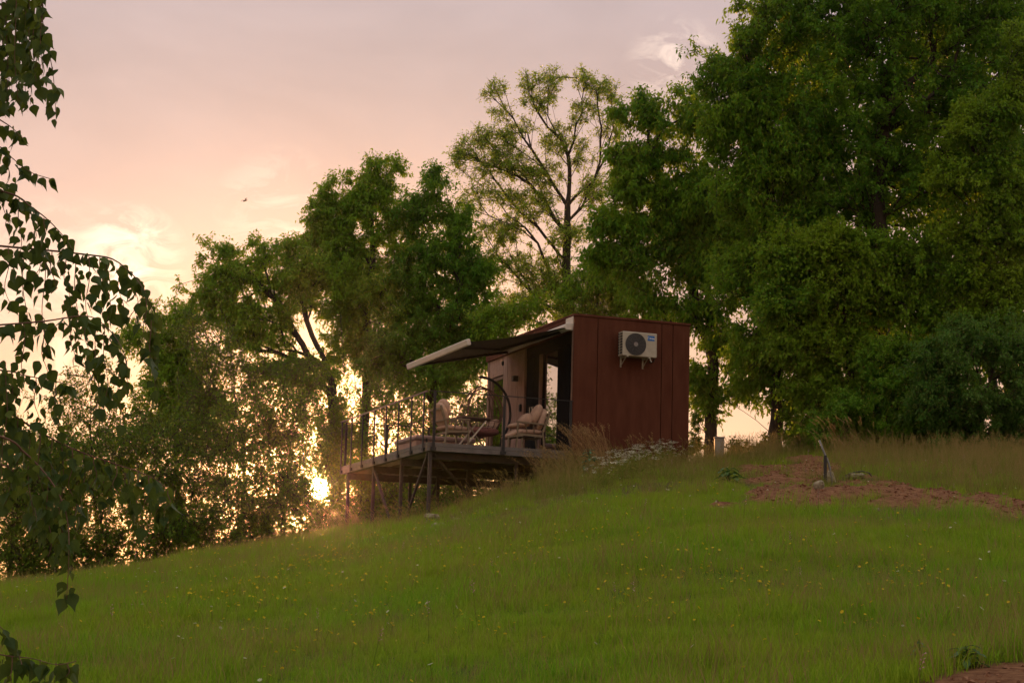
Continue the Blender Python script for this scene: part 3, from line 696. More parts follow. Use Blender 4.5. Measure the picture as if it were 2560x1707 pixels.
def tree(name, label, cat, base_px, D, trunk, lobes, ntip, nleaf, leafm, group=None, barkm=None, llen=.11, lwid=.052, droop=.7, r0=.12,
         spray=.42, twigs=5, depth=.9, seed=0, base_drop=True, jitter=1.0, rough_top=1.0, limbs=(), hole=.30, follow=1.3):
    """trunk: list of (px,py[,dD]); lobes: list of (px,py,rx,ry[,dD]) in photograph pixels at depth D"""
    g = np.random.default_rng(100 + seed); barkm = barkm or M_bark
    s = D / FPX
    b0 = at(base_px[0], base_px[1], D); bz = zg(b0.x, D)
    root = np.array([b0.x, D, bz])
    tp = [root] + [np.array(at(p[0], p[1], D + (p[2] if len(p) > 2 else 0))) for p in trunk]
    nodes = [tp[0]]; par = [-1]; ndir = [np.array([0, 0, 1.0])]
    def extend(fr, target, step=.45, curve=.12):
        a = nodes[fr]; d = target - a; ln = np.linalg.norm(d); k_ = max(1, int(ln / step)); last_ = fr
        off = g.normal(size=3) * ln * curve * jitter
        for i in range(1, k_ + 1):
            u_ = i / k_; p = a + d * u_ + off * math.sin(math.pi * u_) + g.normal(size=3) * .02 * jitter
            if i == k_: p = target
            dd_ = p - nodes[last_]; ndir.append(dd_ / (np.linalg.norm(dd_) + 1e-9)); nodes.append(p); par.append(last_); last_ = len(nodes) - 1
        return last_
    lastn = 0
    for q in tp[1:]: lastn = extend(lastn, q, .4, .03)
    for lm in limbs:
        lp = [np.array(at(p[0], p[1], D + (p[2] if len(p) > 2 else 0))) for p in lm]
        c_ = np.array(nodes); fr0 = int(np.argmin(np.linalg.norm(c_ - lp[0], axis=1)))
        for q in lp[1:]: fr0 = extend(fr0, q, .35, .04)
    # tips spread through the crown lobes
    Lb = np.array([(l_[0], l_[1], l_[2], l_[3], l_[4] if len(l_) > 4 else 0) for l_ in lobes], float)
    wgt = Lb[:, 2] * Lb[:, 3]; wgt /= wgt.sum(); idx = g.choice(len(Lb), ntip, p=wgt)
    dirs = unit(g.normal(size=(ntip, 3))); rad = g.uniform(.08, 1, ntip) ** .42 * rough_top * (1 + .18 * g.normal(size=ntip))
    qx = Lb[idx, 0] + dirs[:, 0] * rad * Lb[idx, 2] * .93; qy = Lb[idx, 1] + dirs[:, 2] * rad * Lb[idx, 3] * .93
    qd = Lb[idx, 4] + D + dirs[:, 1] * rad * (Lb[idx, 2] + Lb[idx, 3]) / 2 * s * depth
    tips = np.array([at(a_, b_, c_) for a_, b_, c_ in zip(qx, qy, qd)])
    hn_ = hash_noise(tips[:, 0] + .5 * tips[:, 1], tips[:, 2], 1.5, seed) * .6 + hash_noise(tips[:, 0] - .5 * tips[:, 1], tips[:, 2], 3.3, seed + 50) * .4
    tips = tips[hn_ > np.quantile(hn_, hole)]; ntip = len(tips)
    cpx, cpy = proj(tips[:, 0], tips[:, 1], tips[:, 2]); tips = tips[((cpx - 803) / 32) ** 2 + ((cpy - 1226) / 42) ** 2 > 1]; ntip = len(tips)
    cpx, cpy = proj(tips[:, 0], tips[:, 1], tips[:, 2]); tips = tips[((cpx - 872) / 20) ** 2 + ((cpy - 1222) / 34) ** 2 > 1]; ntip = len(tips)
    gz = base_z(tips[:, 0], tips[:, 1]); tips[:, 2] = np.maximum(tips[:, 2], gz + .15)
    trunk_pts = np.array(nodes)
    dist0 = np.min(np.linalg.norm(tips[:, None] - trunk_pts[None], axis=2), axis=1)
    order = np.argsort(dist0 + g.normal(size=ntip) * .2)
    tipnode = []
    arr = np.zeros((ntip * 14 + len(nodes) + 50, 3)); arr[:len(nodes)] = nodes; filled = len(nodes)
    adr = np.zeros_like(arr); adr[:filled] = ndir
    H = max(1.0, tips[:, 2].max() - root[2])
    for k_ in order:
        tpt = tips[k_]; cand = arr[:filled]; dv = tpt - cand; dl = np.linalg.norm(dv, axis=1)
        cs = np.sum(dv * adr[:filled], 1) / (dl + 1e-6)
        cost = (dl + .15) * (1 + follow * (1 - cs)) + (.6 * np.maximum(0, .28 * H - (cand[:, 2] - root[2])) if base_drop else 0)
        fr = int(np.argmin(cost))
        if dl[fr] > 5.5: pass
        e_ = extend(fr, tpt, .42, .07)
        if len(nodes) > len(arr) - 30: arr = np.concatenate([arr, np.zeros_like(arr)]); adr = np.concatenate([adr, np.zeros_like(adr)])
        arr[filled:len(nodes)] = nodes[filled:]; adr[filled:len(nodes)] = ndir[filled:]; filled = len(nodes); tipnode.append((e_, fr))
    NP = np.array(nodes); PR = np.array(par); cnt = np.zeros(len(NP))
    isleaf = np.ones(len(NP), bool); isleaf[PR[PR >= 0]] = False; cnt[isleaf] = 1
    for i in range(len(NP) - 1, 0, -1): cnt[PR[i]] += cnt[i]
    rr_ = r0 * (cnt / cnt[0]) ** .5; rr_ = np.maximum(rr_, .006)
    e = np.arange(1, len(NP)); p0 = NP[PR[e]]; p1 = NP[e]; ra = np.minimum(rr_[PR[e]], rr_[e] * 1.35 + .002); rb = rr_[e]
    thick = rb > .03
    b_off = root
    t_ = empty(name, Matrix.Translation(Vector(root)), label, cat, group)
    V1, F1 = frusta(p0[thick], p1[thick], ra[thick], rb[thick], 7) if thick.any() else (np.zeros((0, 3)), np.zeros((0, 4), int))
    if thick.any():
        new_obj('trunk', fast_mesh('trunk', V1 - b_off, F1, barkm, True), t_)
    V2, F2 = frusta(p0[~thick], p1[~thick], ra[~thick], rb[~thick], 3)
    # twigs and leaves
    TP = NP[[a_ for a_, _ in tipnode]]; out = unit(TP - NP[[f_ for _, f_ in tipnode]])
    m_ = len(TP); td = unit(out[:, None, :] * .6 + g.normal(size=(m_, twigs, 3)) * .75 + np.array([0, 0, .15])); tl = spray * g.uniform(.5, 1.25, (m_, twigs, 1))
    vig = g.uniform(.45, 1.35, (m_, 1, 1))
    tl = tl * (.6 + .4 * vig)
    tend = TP[:, None, :] + td * tl; tend[..., 2] -= .10 * tl[..., 0]
    V3, F3 = frusta(np.repeat(TP, twigs, 0), tend.reshape(-1, 3), np.full(m_ * twigs, .0055), np.full(m_ * twigs, .003), 3)
    Vb = np.concatenate([V2, V3]); Fb = np.concatenate([F2, F3 + len(V2)])
    bo = new_obj('branches', fast_mesh('branches', Vb - b_off, Fb, barkm, False), t_); bo['kind'] = 'stuff'
    per = max(1, int(1.35 * nleaf / (m_ * twigs)))
    fr_ = g.uniform(.05, 1.05, (m_, twigs, per, 1))
    LP = TP[:, None, None, :] + td[:, :, None, :] * tl[:, :, None, :] * fr_ + g.normal(size=(m_, twigs, per, 3)) * .045 * (spray / .42)
    LP[..., 2] -= .10 * tl[:, :, None, 0] * fr_[..., 0]
    LD = td[:, :, None, :] * .5 + unit(g.normal(size=(m_, twigs, per, 3))) * .9
    kp = (g.random((m_, twigs, per)) < g.uniform(.35, 1.15, (m_, 1, 1))).ravel()
    LP = LP.reshape(-1, 3)[kp]; LD = LD.reshape(-1, 3)[kp]
    # part of the foliage sits along the inner branches
    V4, F4 = leaves(LP, LD, llen, lwid, droop, g)
    co = new_obj('crown', fast_mesh('crown', V4 - b_off, F4, leafm, False), t_)
    co['kind'] = 'stuff'
    return t_

G = 'trees along the crest of the hill'
DL_ = 60
# left of the picture to the right
tree('young_tree', 'thin young tree with sparse leaves at the left end, behind the birch twigs', 'tree', (60, 1440), 62, [(55, 1250), (50, 1060)],
     [(20, 1090, 90, 110), (80, 1200, 120, 120), (10, 1300, 110, 120), (110, 1320, 110, 90)], 390, 9240, M_leaf_shrub, G, r0=.07, hole=0.2, seed=1, spray=.40, llen=.11)
tree('slender_tree', 'slender open-crowned young tree, its airy top showing between the hanging birch twigs', 'tree', (235, 1420), 61, [(232, 1150), (235, 960)],
     [(235, 950, 75, 60), (180, 1020, 70, 80), (285, 1040, 80, 80), (220, 1130, 130, 90), (300, 1180, 100, 90), (160, 1200, 90, 90)], 482, 10350, M_leaf_shrub, G, r0=.06, hole=0.2, seed=2, spray=.42, llen=.11)
tree('slim_tree', 'narrow upright green tree directly right of the foreground birch, left of the leaning tree', 'tree', (440, 1400), 61, [(442, 1150), (440, 900)],
     [(440, 810, 50, 58), (415, 885, 62, 70), (480, 905, 62, 72), (430, 980, 90, 80), (510, 1010, 70, 75), (420, 1080, 100, 70), (330, 840, 30, 40), (385, 780, 22, 24)], 529, 32400, M_leaf_mid, G, r0=.09, seed=3, llen=.12, hole=0.12)
tree('leaning_tree', 'broad tree with a forked dark trunk, its crown leaning left over the setting sun', 'tree', (838, 1330), DL_, [(840, 1180), (838, 1060), (830, 960)],
     [(700, 660, 75, 58), (640, 690, 80, 62), (565, 700, 70, 62), (545, 760, 62, 52), (620, 780, 95, 70), (720, 740, 85, 75), (790, 700, 70, 80), (500, 790, 40, 36), (680, 840, 80, 45), (600, 850, 60, 45), (520, 640, 18, 24), (575, 640, 26, 28), (650, 612, 26, 18), (720, 612, 30, 20), (470, 720, 26, 16), (840, 1100, 55, 110), (838, 1180, 45, 80), (700, 930, 90, 40), (790, 930, 50, 40)],
     736, 52200, M_leaf_mid, G, r0=.17, seed=4, llen=.13, hole=0.1,
     limbs=[[(830, 960), (771, 890), (735, 830), (700, 760), (640, 690)], [(830, 960), (795, 870), (768, 805), (752, 720)], [(838, 985), (760, 905), (690, 880), (610, 876), (540, 880)], [(771, 890), (715, 875), (704, 825), (690, 760)], [(838, 1000), (862, 930), (858, 860), (850, 780)]])
tree('low_tree', 'low spreading tree in front of the sun, left of the forked trunk', 'tree', (600, 1340), 58, [(610, 1200), (600, 1060)],
     [(600, 1000, 130, 55), (500, 1110, 110, 60), (660, 1090, 110, 65), (560, 1210, 130, 60), (700, 1200, 90, 50), (745, 1120, 60, 60), (450, 1220, 80, 70), (640, 930, 90, 40), (770, 1240, 60, 50), (700, 960, 110, 60), (560, 930, 90, 50), (790, 1030, 60, 60), (500, 1000, 80, 60), (530, 870, 80, 60), (470, 820, 40, 50), (760, 950, 60, 60)], 800, 17105, M_leaf_shrub, G, r0=.06, seed=5, barkm=M_bark_light, spray=.5, hole=0.15)
tree('tall_tree', 'tall bright green tree with pointed top shoots left of the awning', 'tree', (905, 1330), 61, [(908, 1100), (915, 800), (925, 520)],
     [(935, 440, 34, 50), (925, 490, 50, 50), (880, 520, 42, 48), (820, 500, 30, 50), (800, 540, 34, 50), (830, 570, 50, 50), (860, 620, 85, 70), (955, 560, 50, 75), (975, 480, 22, 40), (800, 620, 44, 60), (1000, 600, 55, 70), (900, 700, 120, 80), (980, 760, 110, 80), (860, 790, 75, 70), (900, 880, 80, 60), (860, 450, 20, 24), (995, 420, 12, 24)],
     873, 72800, M_leaf_mid, G, r0=.15, seed=6, llen=.125, hole=0.1)
tree('dense_tree', 'dense dark green tree rising straight behind the awning', 'tree', (1080, 1300), 60.5, [(1085, 1050), (1090, 800)],
     [(1090, 480, 34, 48), (1050, 540, 60, 55), (1140, 545, 45, 60), (1110, 640, 95, 75), (1040, 710, 85, 75), (1180, 690, 62, 75), (1110, 790, 120, 80), (1020, 860, 100, 70), (1180, 850, 80, 80), (1090, 940, 120, 70), (960, 900, 70, 70), (1085, 440, 14, 24)],
     873, 75600, M_leaf_dark, G, r0=.16, seed=7, llen=.13, hole=0.08)
tree('underwood_tree', 'small leafy tree behind the deck railing under the tall trees', 'tree', (960, 1330), 58.5, [(965, 1200), (960, 1050)],
     [(930, 990, 90, 60), (1020, 1050, 100, 70), (890, 1080, 70, 90), (1120, 1060, 90, 70), (1010, 1180, 120, 60), (1200, 1050, 60, 80), (900, 1200, 60, 70)], 482, 12090, M_leaf_shrub, G, r0=.06, hole=0.15, seed=8, barkm=M_bark_light, spray=.46)
tree('ash_tree', 'tall pale ash with sparse leaves and bare fanned branches above the cabin roof', 'tree', (1425, 1250), 62, [(1418, 1000), (1418, 789), (1420, 593), (1419, 515), (1420, 389)],
     [(1245, 228, 40, 26), (1262, 280, 34, 30), (1325, 215, 30, 34), (1380, 205, 42, 30), (1355, 255, 50, 34), (1462, 205, 26, 34), (1505, 225, 38, 28), (1530, 245, 22, 18), (1455, 280, 44, 34), (1530, 320, 45, 42), (1250, 355, 50, 30), (1215, 335, 28, 30),
      (1175, 365, 40, 34), (1145, 400, 26, 34), (1200, 420, 60, 40), (1300, 330, 40, 34), (1280, 410, 70, 44), (1390, 350, 50, 44), (1360, 430, 60, 44), (1460, 390, 44, 44), (1220, 490, 80, 40), (1330, 510, 80, 50), (1480, 480, 50, 50), (1260, 580, 90, 44), (1400, 590, 90, 44), (1330, 670, 110, 50), (1230, 670, 60, 44), (1420, 720, 100, 44), (1320, 740, 80, 40)],
     1700, 46000, M_leaf_ash, G, r0=.17, seed=9, spray=.30, llen=.095, lwid=.040, droop=.2, hole=.12, follow=2.2, jitter=.7,
     limbs=[[(1420, 389), (1435, 352), (1439, 315), (1455, 282), (1459, 200)], [(1420, 389), (1402, 348), (1369, 319), (1345, 282), (1320, 225)], [(1418, 511), (1386, 466), (1361, 425), (1328, 372), (1296, 323), (1263, 274), (1243, 233)],
            [(1420, 588), (1386, 548), (1345, 486), (1296, 442), (1247, 421), (1202, 405), (1160, 370)], [(1420, 650), (1345, 568), (1296, 527), (1255, 474), (1222, 425), (1169, 376)], [(1422, 503), (1459, 474), (1484, 454), (1500, 405), (1504, 323), (1492, 230)],
            [(1422, 568), (1455, 519), (1480, 462), (1520, 376), (1533, 323), (1529, 262)], [(1418, 789), (1386, 720), (1369, 670), (1345, 609), (1312, 568), (1222, 540)], [(1418, 830), (1361, 760), (1329, 731), (1271, 670), (1222, 613)], [(1420, 560), (1470, 500), (1540, 420), (1590, 380)]])
tree('thin_tree', 'thin tree filling the gap directly above the middle of the cabin roof', 'tree', (1500, 1250), 59, [(1498, 1000), (1497, 800)],
     [(1497, 690, 60, 50), (1440, 760, 80, 50), (1560, 740, 80, 60), (1330, 780, 90, 40), (1500, 810, 110, 50), (1250, 800, 60, 50), (1640, 810, 90, 60)], 482, 27300, M_leaf_mid, G, r0=.08, hole=0.15, seed=10, llen=.12)
tree('cherry_tree', 'large cherry tree with drooping leaves rising behind the right end of the cabin', 'tree', (1778, 1160), 54, [(1776, 1050), (1783, 900), (1770, 700)],
     [(1560, 280, 20, 22), (1610, 262, 30, 26), (1690, 235, 26, 30), (1650, 305, 80, 45), (1720, 290, 60, 60), (1570, 390, 50, 44), (1640, 395, 90, 50), (1590, 475, 80, 45), (1530, 555, 55, 36), (1500, 640, 36, 34), (1620, 565, 95, 50), (1730, 480, 110, 90), (1580, 645, 80, 40), (1690, 650, 110, 80), (1790, 600, 100, 100), (1640, 735, 100, 50), (1780, 750, 100, 80), (1760, 850, 80, 50), (1830, 890, 90, 45), (1740, 940, 50, 40), (1770, 1010, 34, 50), (1850, 985, 50, 22)],
     1150, 78000, M_leaf_cherry, G, r0=.17, seed=11, llen=.14, lwid=.06, droop=1.1, spray=.50, hole=.27, limbs=[[(1780, 900), (1740, 780), (1700, 650), (1660, 500), (1620, 350)], [(1776, 700), (1760, 550), (1730, 400)]])
tree('beech_tree', 'tall dark tree with a straight trunk at the sunlit gap, right of the cabin', 'tree', (1945, 1150), 51, [(1944, 1000), (1935, 800), (1925, 500), (1920, 200)],
     [(1900, 30, 40, 50), (1870, 110, 52, 50), (1960, 60, 90, 110), (1840, 180, 55, 50), (1790, 160, 22, 20), (1770, 210, 30, 36), (1900, 230, 110, 90), (1840, 300, 90, 70), (1980, 350, 130, 130), (1880, 450, 110, 100), (1960, 580, 130, 110), (1870, 680, 100, 90), (1990, 750, 120, 100), (1900, 850, 110, 60), (2010, 900, 100, 80), (1975, 985, 50, 44), (1800, 330, 50, 50), (1850, 15, 20, 20), (1735, 172, 18, 10), (1745, 130, 14, 8), (1890, 940, 60, 30)],
     1200, 100000, M_leaf_cherry, G, r0=.18, seed=12, llen=.13, lwid=.058, droop=.9, spray=.48, hole=.06, limbs=[[(1944, 1075), (1890, 1050), (1830, 1010), (1790, 985)]])
tree('lime_tree', 'very tall dense green tree filling the top right of the picture', 'tree', (2200, 1150), 50.5, [(2200, 900), (2190, 500), (2200, 150)],
     [(2080, 60, 110, 110), (2200, 0, 170, 140), (2350, 30, 160, 140), (2500, 20, 130, 150), (2120, 230, 150, 130), (2280, 240, 160, 140), (2440, 230, 160, 150), (2150, 420, 160, 120), (2330, 440, 150, 130), (2500, 430, 130, 140), (2090, 570, 120, 110), (2250, -160, 280, 130), (2480, -150, 200, 130)],
     1200, 110000, M_leaf_dark, G, r0=.22, seed=13, llen=.12, lwid=.065, spray=.46, hole=0)
tree('maple_tree', 'field maple with yellow-green leaf tips in the right-hand tree wall', 'tree', (2130, 1130), 48.5, [(2130, 1000), (2110, 800), (2120, 650)],
     [(1990, 640, 80, 60), (2070, 620, 80, 60), (2180, 660, 100, 70), (2050, 740, 110, 70), (2200, 760, 110, 80), (1960, 760, 70, 60), (2000, 850, 90, 60), (2120, 870, 110, 70), (2290, 640, 80, 70), (2320, 770, 80, 60), (2050, 970, 80, 60), (2170, 1000, 110, 80), (2080, 1060, 80, 50)],
     1050, 88000, M_leaf_maple, G, r0=.11, hole=.12, seed=14, llen=.105, lwid=.07, spray=.44)
tree('hawthorn_tree', 'tree with yellowish outer leaves at the right edge of the picture, above the bushes', 'tree', (2480, 1130), 47.5, [(2480, 900), (2460, 600), (2450, 400)],
     [(2440, 320, 90, 60), (2520, 260, 80, 80), (2400, 430, 90, 60), (2500, 450, 90, 80), (2540, 560, 60, 100), (2450, 580, 110, 70), (2400, 680, 90, 60), (2520, 720, 90, 80), (2560, 120, 60, 90), (2470, 800, 110, 50)],
     750, 60000, M_leaf_maple, G, r0=.11, hole=.12, seed=15, llen=.105, lwid=.065, spray=.42)
tree('round_bush', 'big rounded cool green bush at the right edge, reaching down to the grass', 'bush', (2450, 1120), 45.5, [(2450, 1060), (2450, 950)],
     [(2450, 850, 100, 60), (2380, 910, 100, 70), (2510, 900, 90, 80), (2420, 1000, 130, 70), (2540, 1010, 80, 80), (2340, 1010, 80, 60), (2420, 1085, 150, 45), (2540, 1095, 80, 45), (2500, 1120, 120, 30)],
     600, 52000, M_leaf_blue, 'bushes at the foot of the trees', r0=.07, seed=16, llen=.085, lwid=.05, spray=.34, base_drop=False)
tree('broad_bush', 'broad dark bush under the field maple, left of the rounded bush', 'bush', (2220, 1120), 47, [(2220, 1070), (2220, 1000)],
     [(2240, 960, 90, 60), (2160, 1020, 90, 50), (2290, 1030, 90, 60), (2220, 1070, 130, 40), (2310, 1080, 90, 36), (2080, 1070, 70, 40), (2250, 880, 80, 50)],
     450, 38000, M_leaf_dark, 'bushes at the foot of the trees', r0=.06, seed=17, llen=.09, lwid=.05, spray=.34, base_drop=False)
tree('edge_bush', 'small shrub at the foot of the straight trunk beside the sunlit gap', 'bush', (2010, 1130), 50, [(2010, 1090), (2010, 1050)],
     [(2000, 1050, 40, 40), (2040, 1030, 50, 60), (1985, 1095, 30, 24), (2050, 1090, 60, 40)], 130, 9000, M_leaf_cherry, 'bushes at the foot of the trees', r0=.04, seed=18, llen=.09, spray=.3, base_drop=False)
tree('gap_bush', 'low feathery shrub glowing in the bright gap between the two trunks', 'bush', (1880, 1120), 51.5, [(1880, 1090)],
     [(1900, 1105, 40, 30), (1850, 1120, 40, 18), (1740, 1110, 24, 36), (1740, 1050, 14, 30)], 90, 2600, M_leaf_shrub, 'bushes at the foot of the trees', r0=.03, seed=21, llen=.07, spray=.22, base_drop=False)
# the dark wood behind, so that hardly any sky shows through on the right
tree('back_tree', 'dark tree standing behind the others at the far right, seen only in the gaps', 'tree', (2350, 1130), 57, [(2350, 900), (2350, 400)],
     [(2250, 100, 230, 220), (2480, 150, 200, 230), (2200, 450, 240, 200), (2450, 500, 220, 220), (2250, 780, 250, 180), (2480, 820, 190, 180), (2300, 1010, 260, 120)],
     600, 46000, M_leaf_dark, G, r0=.2, seed=19, llen=.19, lwid=.12, spray=.7, hole=0)
tree('shadow_tree', 'dark tree behind the straight trunk and the field maple, seen only in the gaps', 'tree', (2050, 1130), 56.5, [(2050, 900), (2050, 400)],
     [(2030, 200, 130, 180), (1990, 500, 130, 150), (2090, 760, 140, 150), (1880, 620, 110, 110), (2120, 980, 90, 90), (1800, 560, 80, 90)],
     400, 24000, M_leaf_dark, G, r0=.2, seed=20, llen=.17, lwid=.09, spray=.6, hole=.1)
# thicket under the left-hand trees
spots = [(30, 1460, 'dark bramble bush in the left corner of the thicket'), (130, 1448, 'dark bush in the thicket below the slender young tree'),
         (250, 1425, 'dark bush in the thicket directly right of the hanging birch strand'), (370, 1405, 'dark bush in the thicket below the slim upright tree'),
         (480, 1385, 'dark bush in the thicket between the slim tree and the low spreading tree'), (590, 1365, 'dark bush in the thicket left of the sun glow'),
         (700, 1340, 'dark bush right below the setting sun'), (800, 1290, 'thin bush at the foot of the forked trunk, beside the sun'), (910, 1290, 'thin bush seen under the far left end of the deck'), (1010, 1290, 'bush seen in the gap under the near end of the deck'), (1120, 1290, 'bush seen under the deck left of the pale drooping grass'), (1240, 1290, 'bush seen in the gap under the middle of the deck'), (1370, 1270, 'bush seen under the cabin end of the deck')]
for i, (px, py, lb) in enumerate(spots):
    r = 85 + rnd.random() * 25; up = 330 if i < 7 else 150; dn = 1.0 if i < 7 else .62
    tree('thicket_bush', lb, 'bush', (px, py), 55 + rnd.random() * 3, [(px + rnd.uniform(-20, 20), py - 60), (px + rnd.uniform(-30, 30), py - up * .7)],
         [(px - 30, py + 10, r, 60), (px + 50, py + 0, r, 50), (px, py - 60, r, 50), (px + 30, py - .3 * up, r, .24 * up), (px - 20, py - .6 * up, r, .24 * up), (px + 20, py - .9 * up, r * .9, .24 * up)],
         int(430 * dn), int(8200 * dn), M_leaf_shrub, 'bushes of the thicket under the trees', r0=.03, seed=60 + i, llen=.12, lwid=.058, spray=.52, base_drop=False, hole=.16, rough_top=1.05)

# ------------------------------------------------------------------ foreground birch: hanging branches with single leaves
def birch_leaf_mesh(k):
    g = random.Random(k); w_ = .52 + .06 * g.random(); pts = []
    prof = [(0, 0), (.05, .22), (.14, .40), (.26, .50), (.38, .46), (.50, .36), (.62, .25), (.76, .13), (.88, .055), (1.0, 0)]
    vs = []; bend = g.uniform(-.5, .9); fold = g.uniform(.05, .5)
    for (t_, hw) in prof:
        z = -bend * .35 * t_ * t_
        if hw == 0: vs.append((t_, 0, z))
        else:
            s_ = 1 + g.uniform(-.07, .07); vs += [(t_ + g.uniform(-.02, .02), hw * w_ * 1.6 * s_ * .86, z + fold * hw * .5), (t_, 0, z), (t_ + g.uniform(-.02, .02), -hw * w_ * 1.6 * s_ * .86, z + fold * hw * .5)]
    fs = [(0, 2, 1), (0, 3, 2)]
    for i in range(len(prof) - 3):
        a = 1 + i * 3; b_ = a + 3; fs += [(a, a + 1, b_ + 1, b_), (a + 1, a + 2, b_ + 2, b_ + 1)]
    a = 1 + (len(prof) - 3) * 3; e = len(vs) - 1; fs += [(a, a + 1, e), (a + 1, a + 2, e)]
    m = MB(); m.add(vs, fs); return m
bl = [birch_leaf_mesh(k) for k in range(7)]
bmesh_ = [m.mesh('leaf', M_birch, False) for m in bl]
for me in bmesh_: pass
birch = empty('birch_tree', Matrix.Translation((-3.2, 6.2, zg(-3.2, 6.2))), 'foreground birch with drooping twigs of dark serrated leaves at the left edge', 'tree')
BO = Vector((-3.2, 6.2, zg(-3.2, 6.2)))
BD = 5.6
gb = random.Random(21)
branches_px = [
    # (points in photograph pixels, depth, start radius m)
    ([(-400, 150), (-150, 205), (0, 300), (30, 320), (55, 345)], 5.4, .006),
    ([(-380, 300), (-120, 330), (0, 368), (30, 395), (75, 430), (125, 447)], 5.5, .005),
    ([(-380, 420), (-100, 460), (0, 478), (45, 492), (75, 515), (118, 548), (160, 592), (182, 625)], 5.6, .008),
    ([(-420, 560), (-150, 600), (0, 615), (110, 625), (220, 637), (282, 648), (330, 685), (358, 722), (376, 765), (386, 820), (388, 905)], 5.7, .007),
    ([(-300, 800), (-60, 815), (0, 812), (110, 803), (200, 790), (245, 800), (290, 845), (315, 900), (318, 965)], 5.4, .006),
    ([(-300, 900), (0, 925), (60, 938), (125, 950), (190, 965)], 5.9, .006),
    ([(-420, 880), (-150, 960), (0, 1020), (60, 1055), (110, 1085), (190, 1125), (290, 1160), (350, 1180), (400, 1205), (435, 1250)], 5.6, .008),
    ([(-260, 1020), (0, 1090), (60, 1130), (110, 1180), (150, 1240), (170, 1310), (172, 1400), (166, 1500)], 5.3, .007),
    ([(-200, 1130), (0, 1160), (40, 1190), (80, 1250), (95, 1320)], 5.8, .006),
    ([(-200, 1560), (-60, 1610), (0, 1635), (80, 1645), (140, 1660), (190, 1652)], 5.2, .005),
    ([(-200, 1500), (-40, 1545), (10, 1575), (40, 1620), (55, 1660)], 5.2, .004),
    ([(-500, -300), (-200, -260), (0, -200), (60, -120), (95, -20), (112, 90), (132, 180), (140, 290)], 5.6, .008),
    ([(-500, -320), (-200, -300), (-30, -240), (30, -140), (40, -20)], 5.7, .007),
]
hang = []      # (px, y0, y1, depth, density, sway)
for x, y1 in ((-6, 240), (6, 262), (16, 285), (28, 232), (40, 262), (52, 240), (63, 255), (74, 262), (86, 205), (95, 225), (105, 190)): hang.append((x, -60, y1, 5.45 + gb.random() * .5, 1.0, 6))
for x, y0, y1 in ((20, 615, 760), (60, 620, 850), (95, 625, 700), (112, 628, 870), (130, 628, 730), (165, 632, 760), (190, 635, 870), (222, 638, 820), (250, 640, 760), (268, 645, 810), (300, 660, 790), (338, 700, 790), (365, 745, 880), (378, 800, 1000)): hang.append((x, y0, y1, 5.7, .9, 12))
for x, y0, y1 in ((10, 480, 560), (48, 492, 640), (84, 520, 600), (110, 545, 620), (20, 395, 470), (-10, 370, 480)): hang.append((x, y0, y1, 5.6, .9, 8))
for x, y0, y1 in ((60, 812, 960), (110, 805, 930), (180, 795, 905), (215, 795, 900), (240, 800, 1030), (262, 815, 1000), (300, 860, 1060), (30, 930, 1100), (90, 945, 1060), (140, 952, 1080), (-5, 900, 1200), (14, 905, 1150)): hang.append((x, y0, y1, 5.55, 1.0, 10))
for x, y0, y1 in ((15, 1030, 1260), (45, 1050, 1180), (75, 1065, 1330), (100, 1080, 1250), (130, 1095, 1210), (155, 1110, 1330), (180, 1120, 1240), (210, 1132, 1290), (235, 1140, 1220), (262, 1150, 1260), (290, 1160, 1230), (315, 1168, 1290), (345, 1178, 1330), (372, 1190, 1260), (398, 1205, 1290), (420, 1225, 1280), (150, 1250, 1400), (190, 1250, 1340), (120, 1210, 1390)): hang.append((x, y0, y1, 5.6, 1.05, 12))
for x, y0, y1 in ((100, 1648, 1700), (140, 1655, 1720), (30, 1640, 1740), (170, 1655, 1690)): hang.append((x, y0, y1, 5.2, 1.0, 6))
leafspots = []
def bez(pts, n_=24):
    P_ = [Vector(p) for p in pts]; out = []
    seg = len(P_) - 1
    for i in range(n_ + 1):
        u_ = i / n_ * seg; k_ = min(int(u_), seg - 1); f_ = u_ - k_
        p0 = P_[max(k_ - 1, 0)]; p1 = P_[k_]; p2 = P_[k_ + 1]; p3 = P_[min(k_ + 2, seg)]
        out.append(.5 * ((2 * p1) + (p2 - p0) * f_ + (2 * p0 - 5 * p1 + 4 * p2 - p3) * f_ * f_ + (3 * p1 - p0 - 3 * p2 + p3) * f_ ** 3))
    return out
def addleaves(pts, step, jit, hangdown=.8):
    acc = 0
    for a, b_ in zip(pts[:-1], pts[1:]):
        d = b_ - a; ln = d.length; acc += ln
        while acc > step:
            acc -= step * gb.uniform(.6, 1.4)
            p = a.lerp(b_, gb.random()) ; leafspots.append((p, d.normalized(), jit))
for pts, D, r in branches_px:
    P_ = bez([at(x, y, D + gb.uniform(-.05, .05)) for x, y in pts], 30); n_ = len(P_)
    br = MB(); br.tube([p - BO for p in P_], [max(.0011, .55 * r * (1 - .85 * i / (n_ - 1))) for i in range(n_)], 6); br.build('branch', M_twig, birch, True)
    addleaves(P_[6:], .011, .02)
for x, y0, y1, D, dens, sw in hang:
    ph = gb.uniform(0, 6); k_ = 8; top = (x, y0); D2 = D + gb.uniform(-.12, .12)
    pp = [at(x + sw * math.sin(ph + i * .8) * i / k_ * 1.0, y0 + (y1 - y0) * i / k_, D2) for i in range(k_ + 1)]
    P_ = bez(pp, 16); br = MB(); br.tube([p - BO for p in P_], [.0017 - .0007 * i / 16 for i in range(17)], 4); br.build('twig', M_twig, birch)
    addleaves(P_, .0120 / dens, .02)
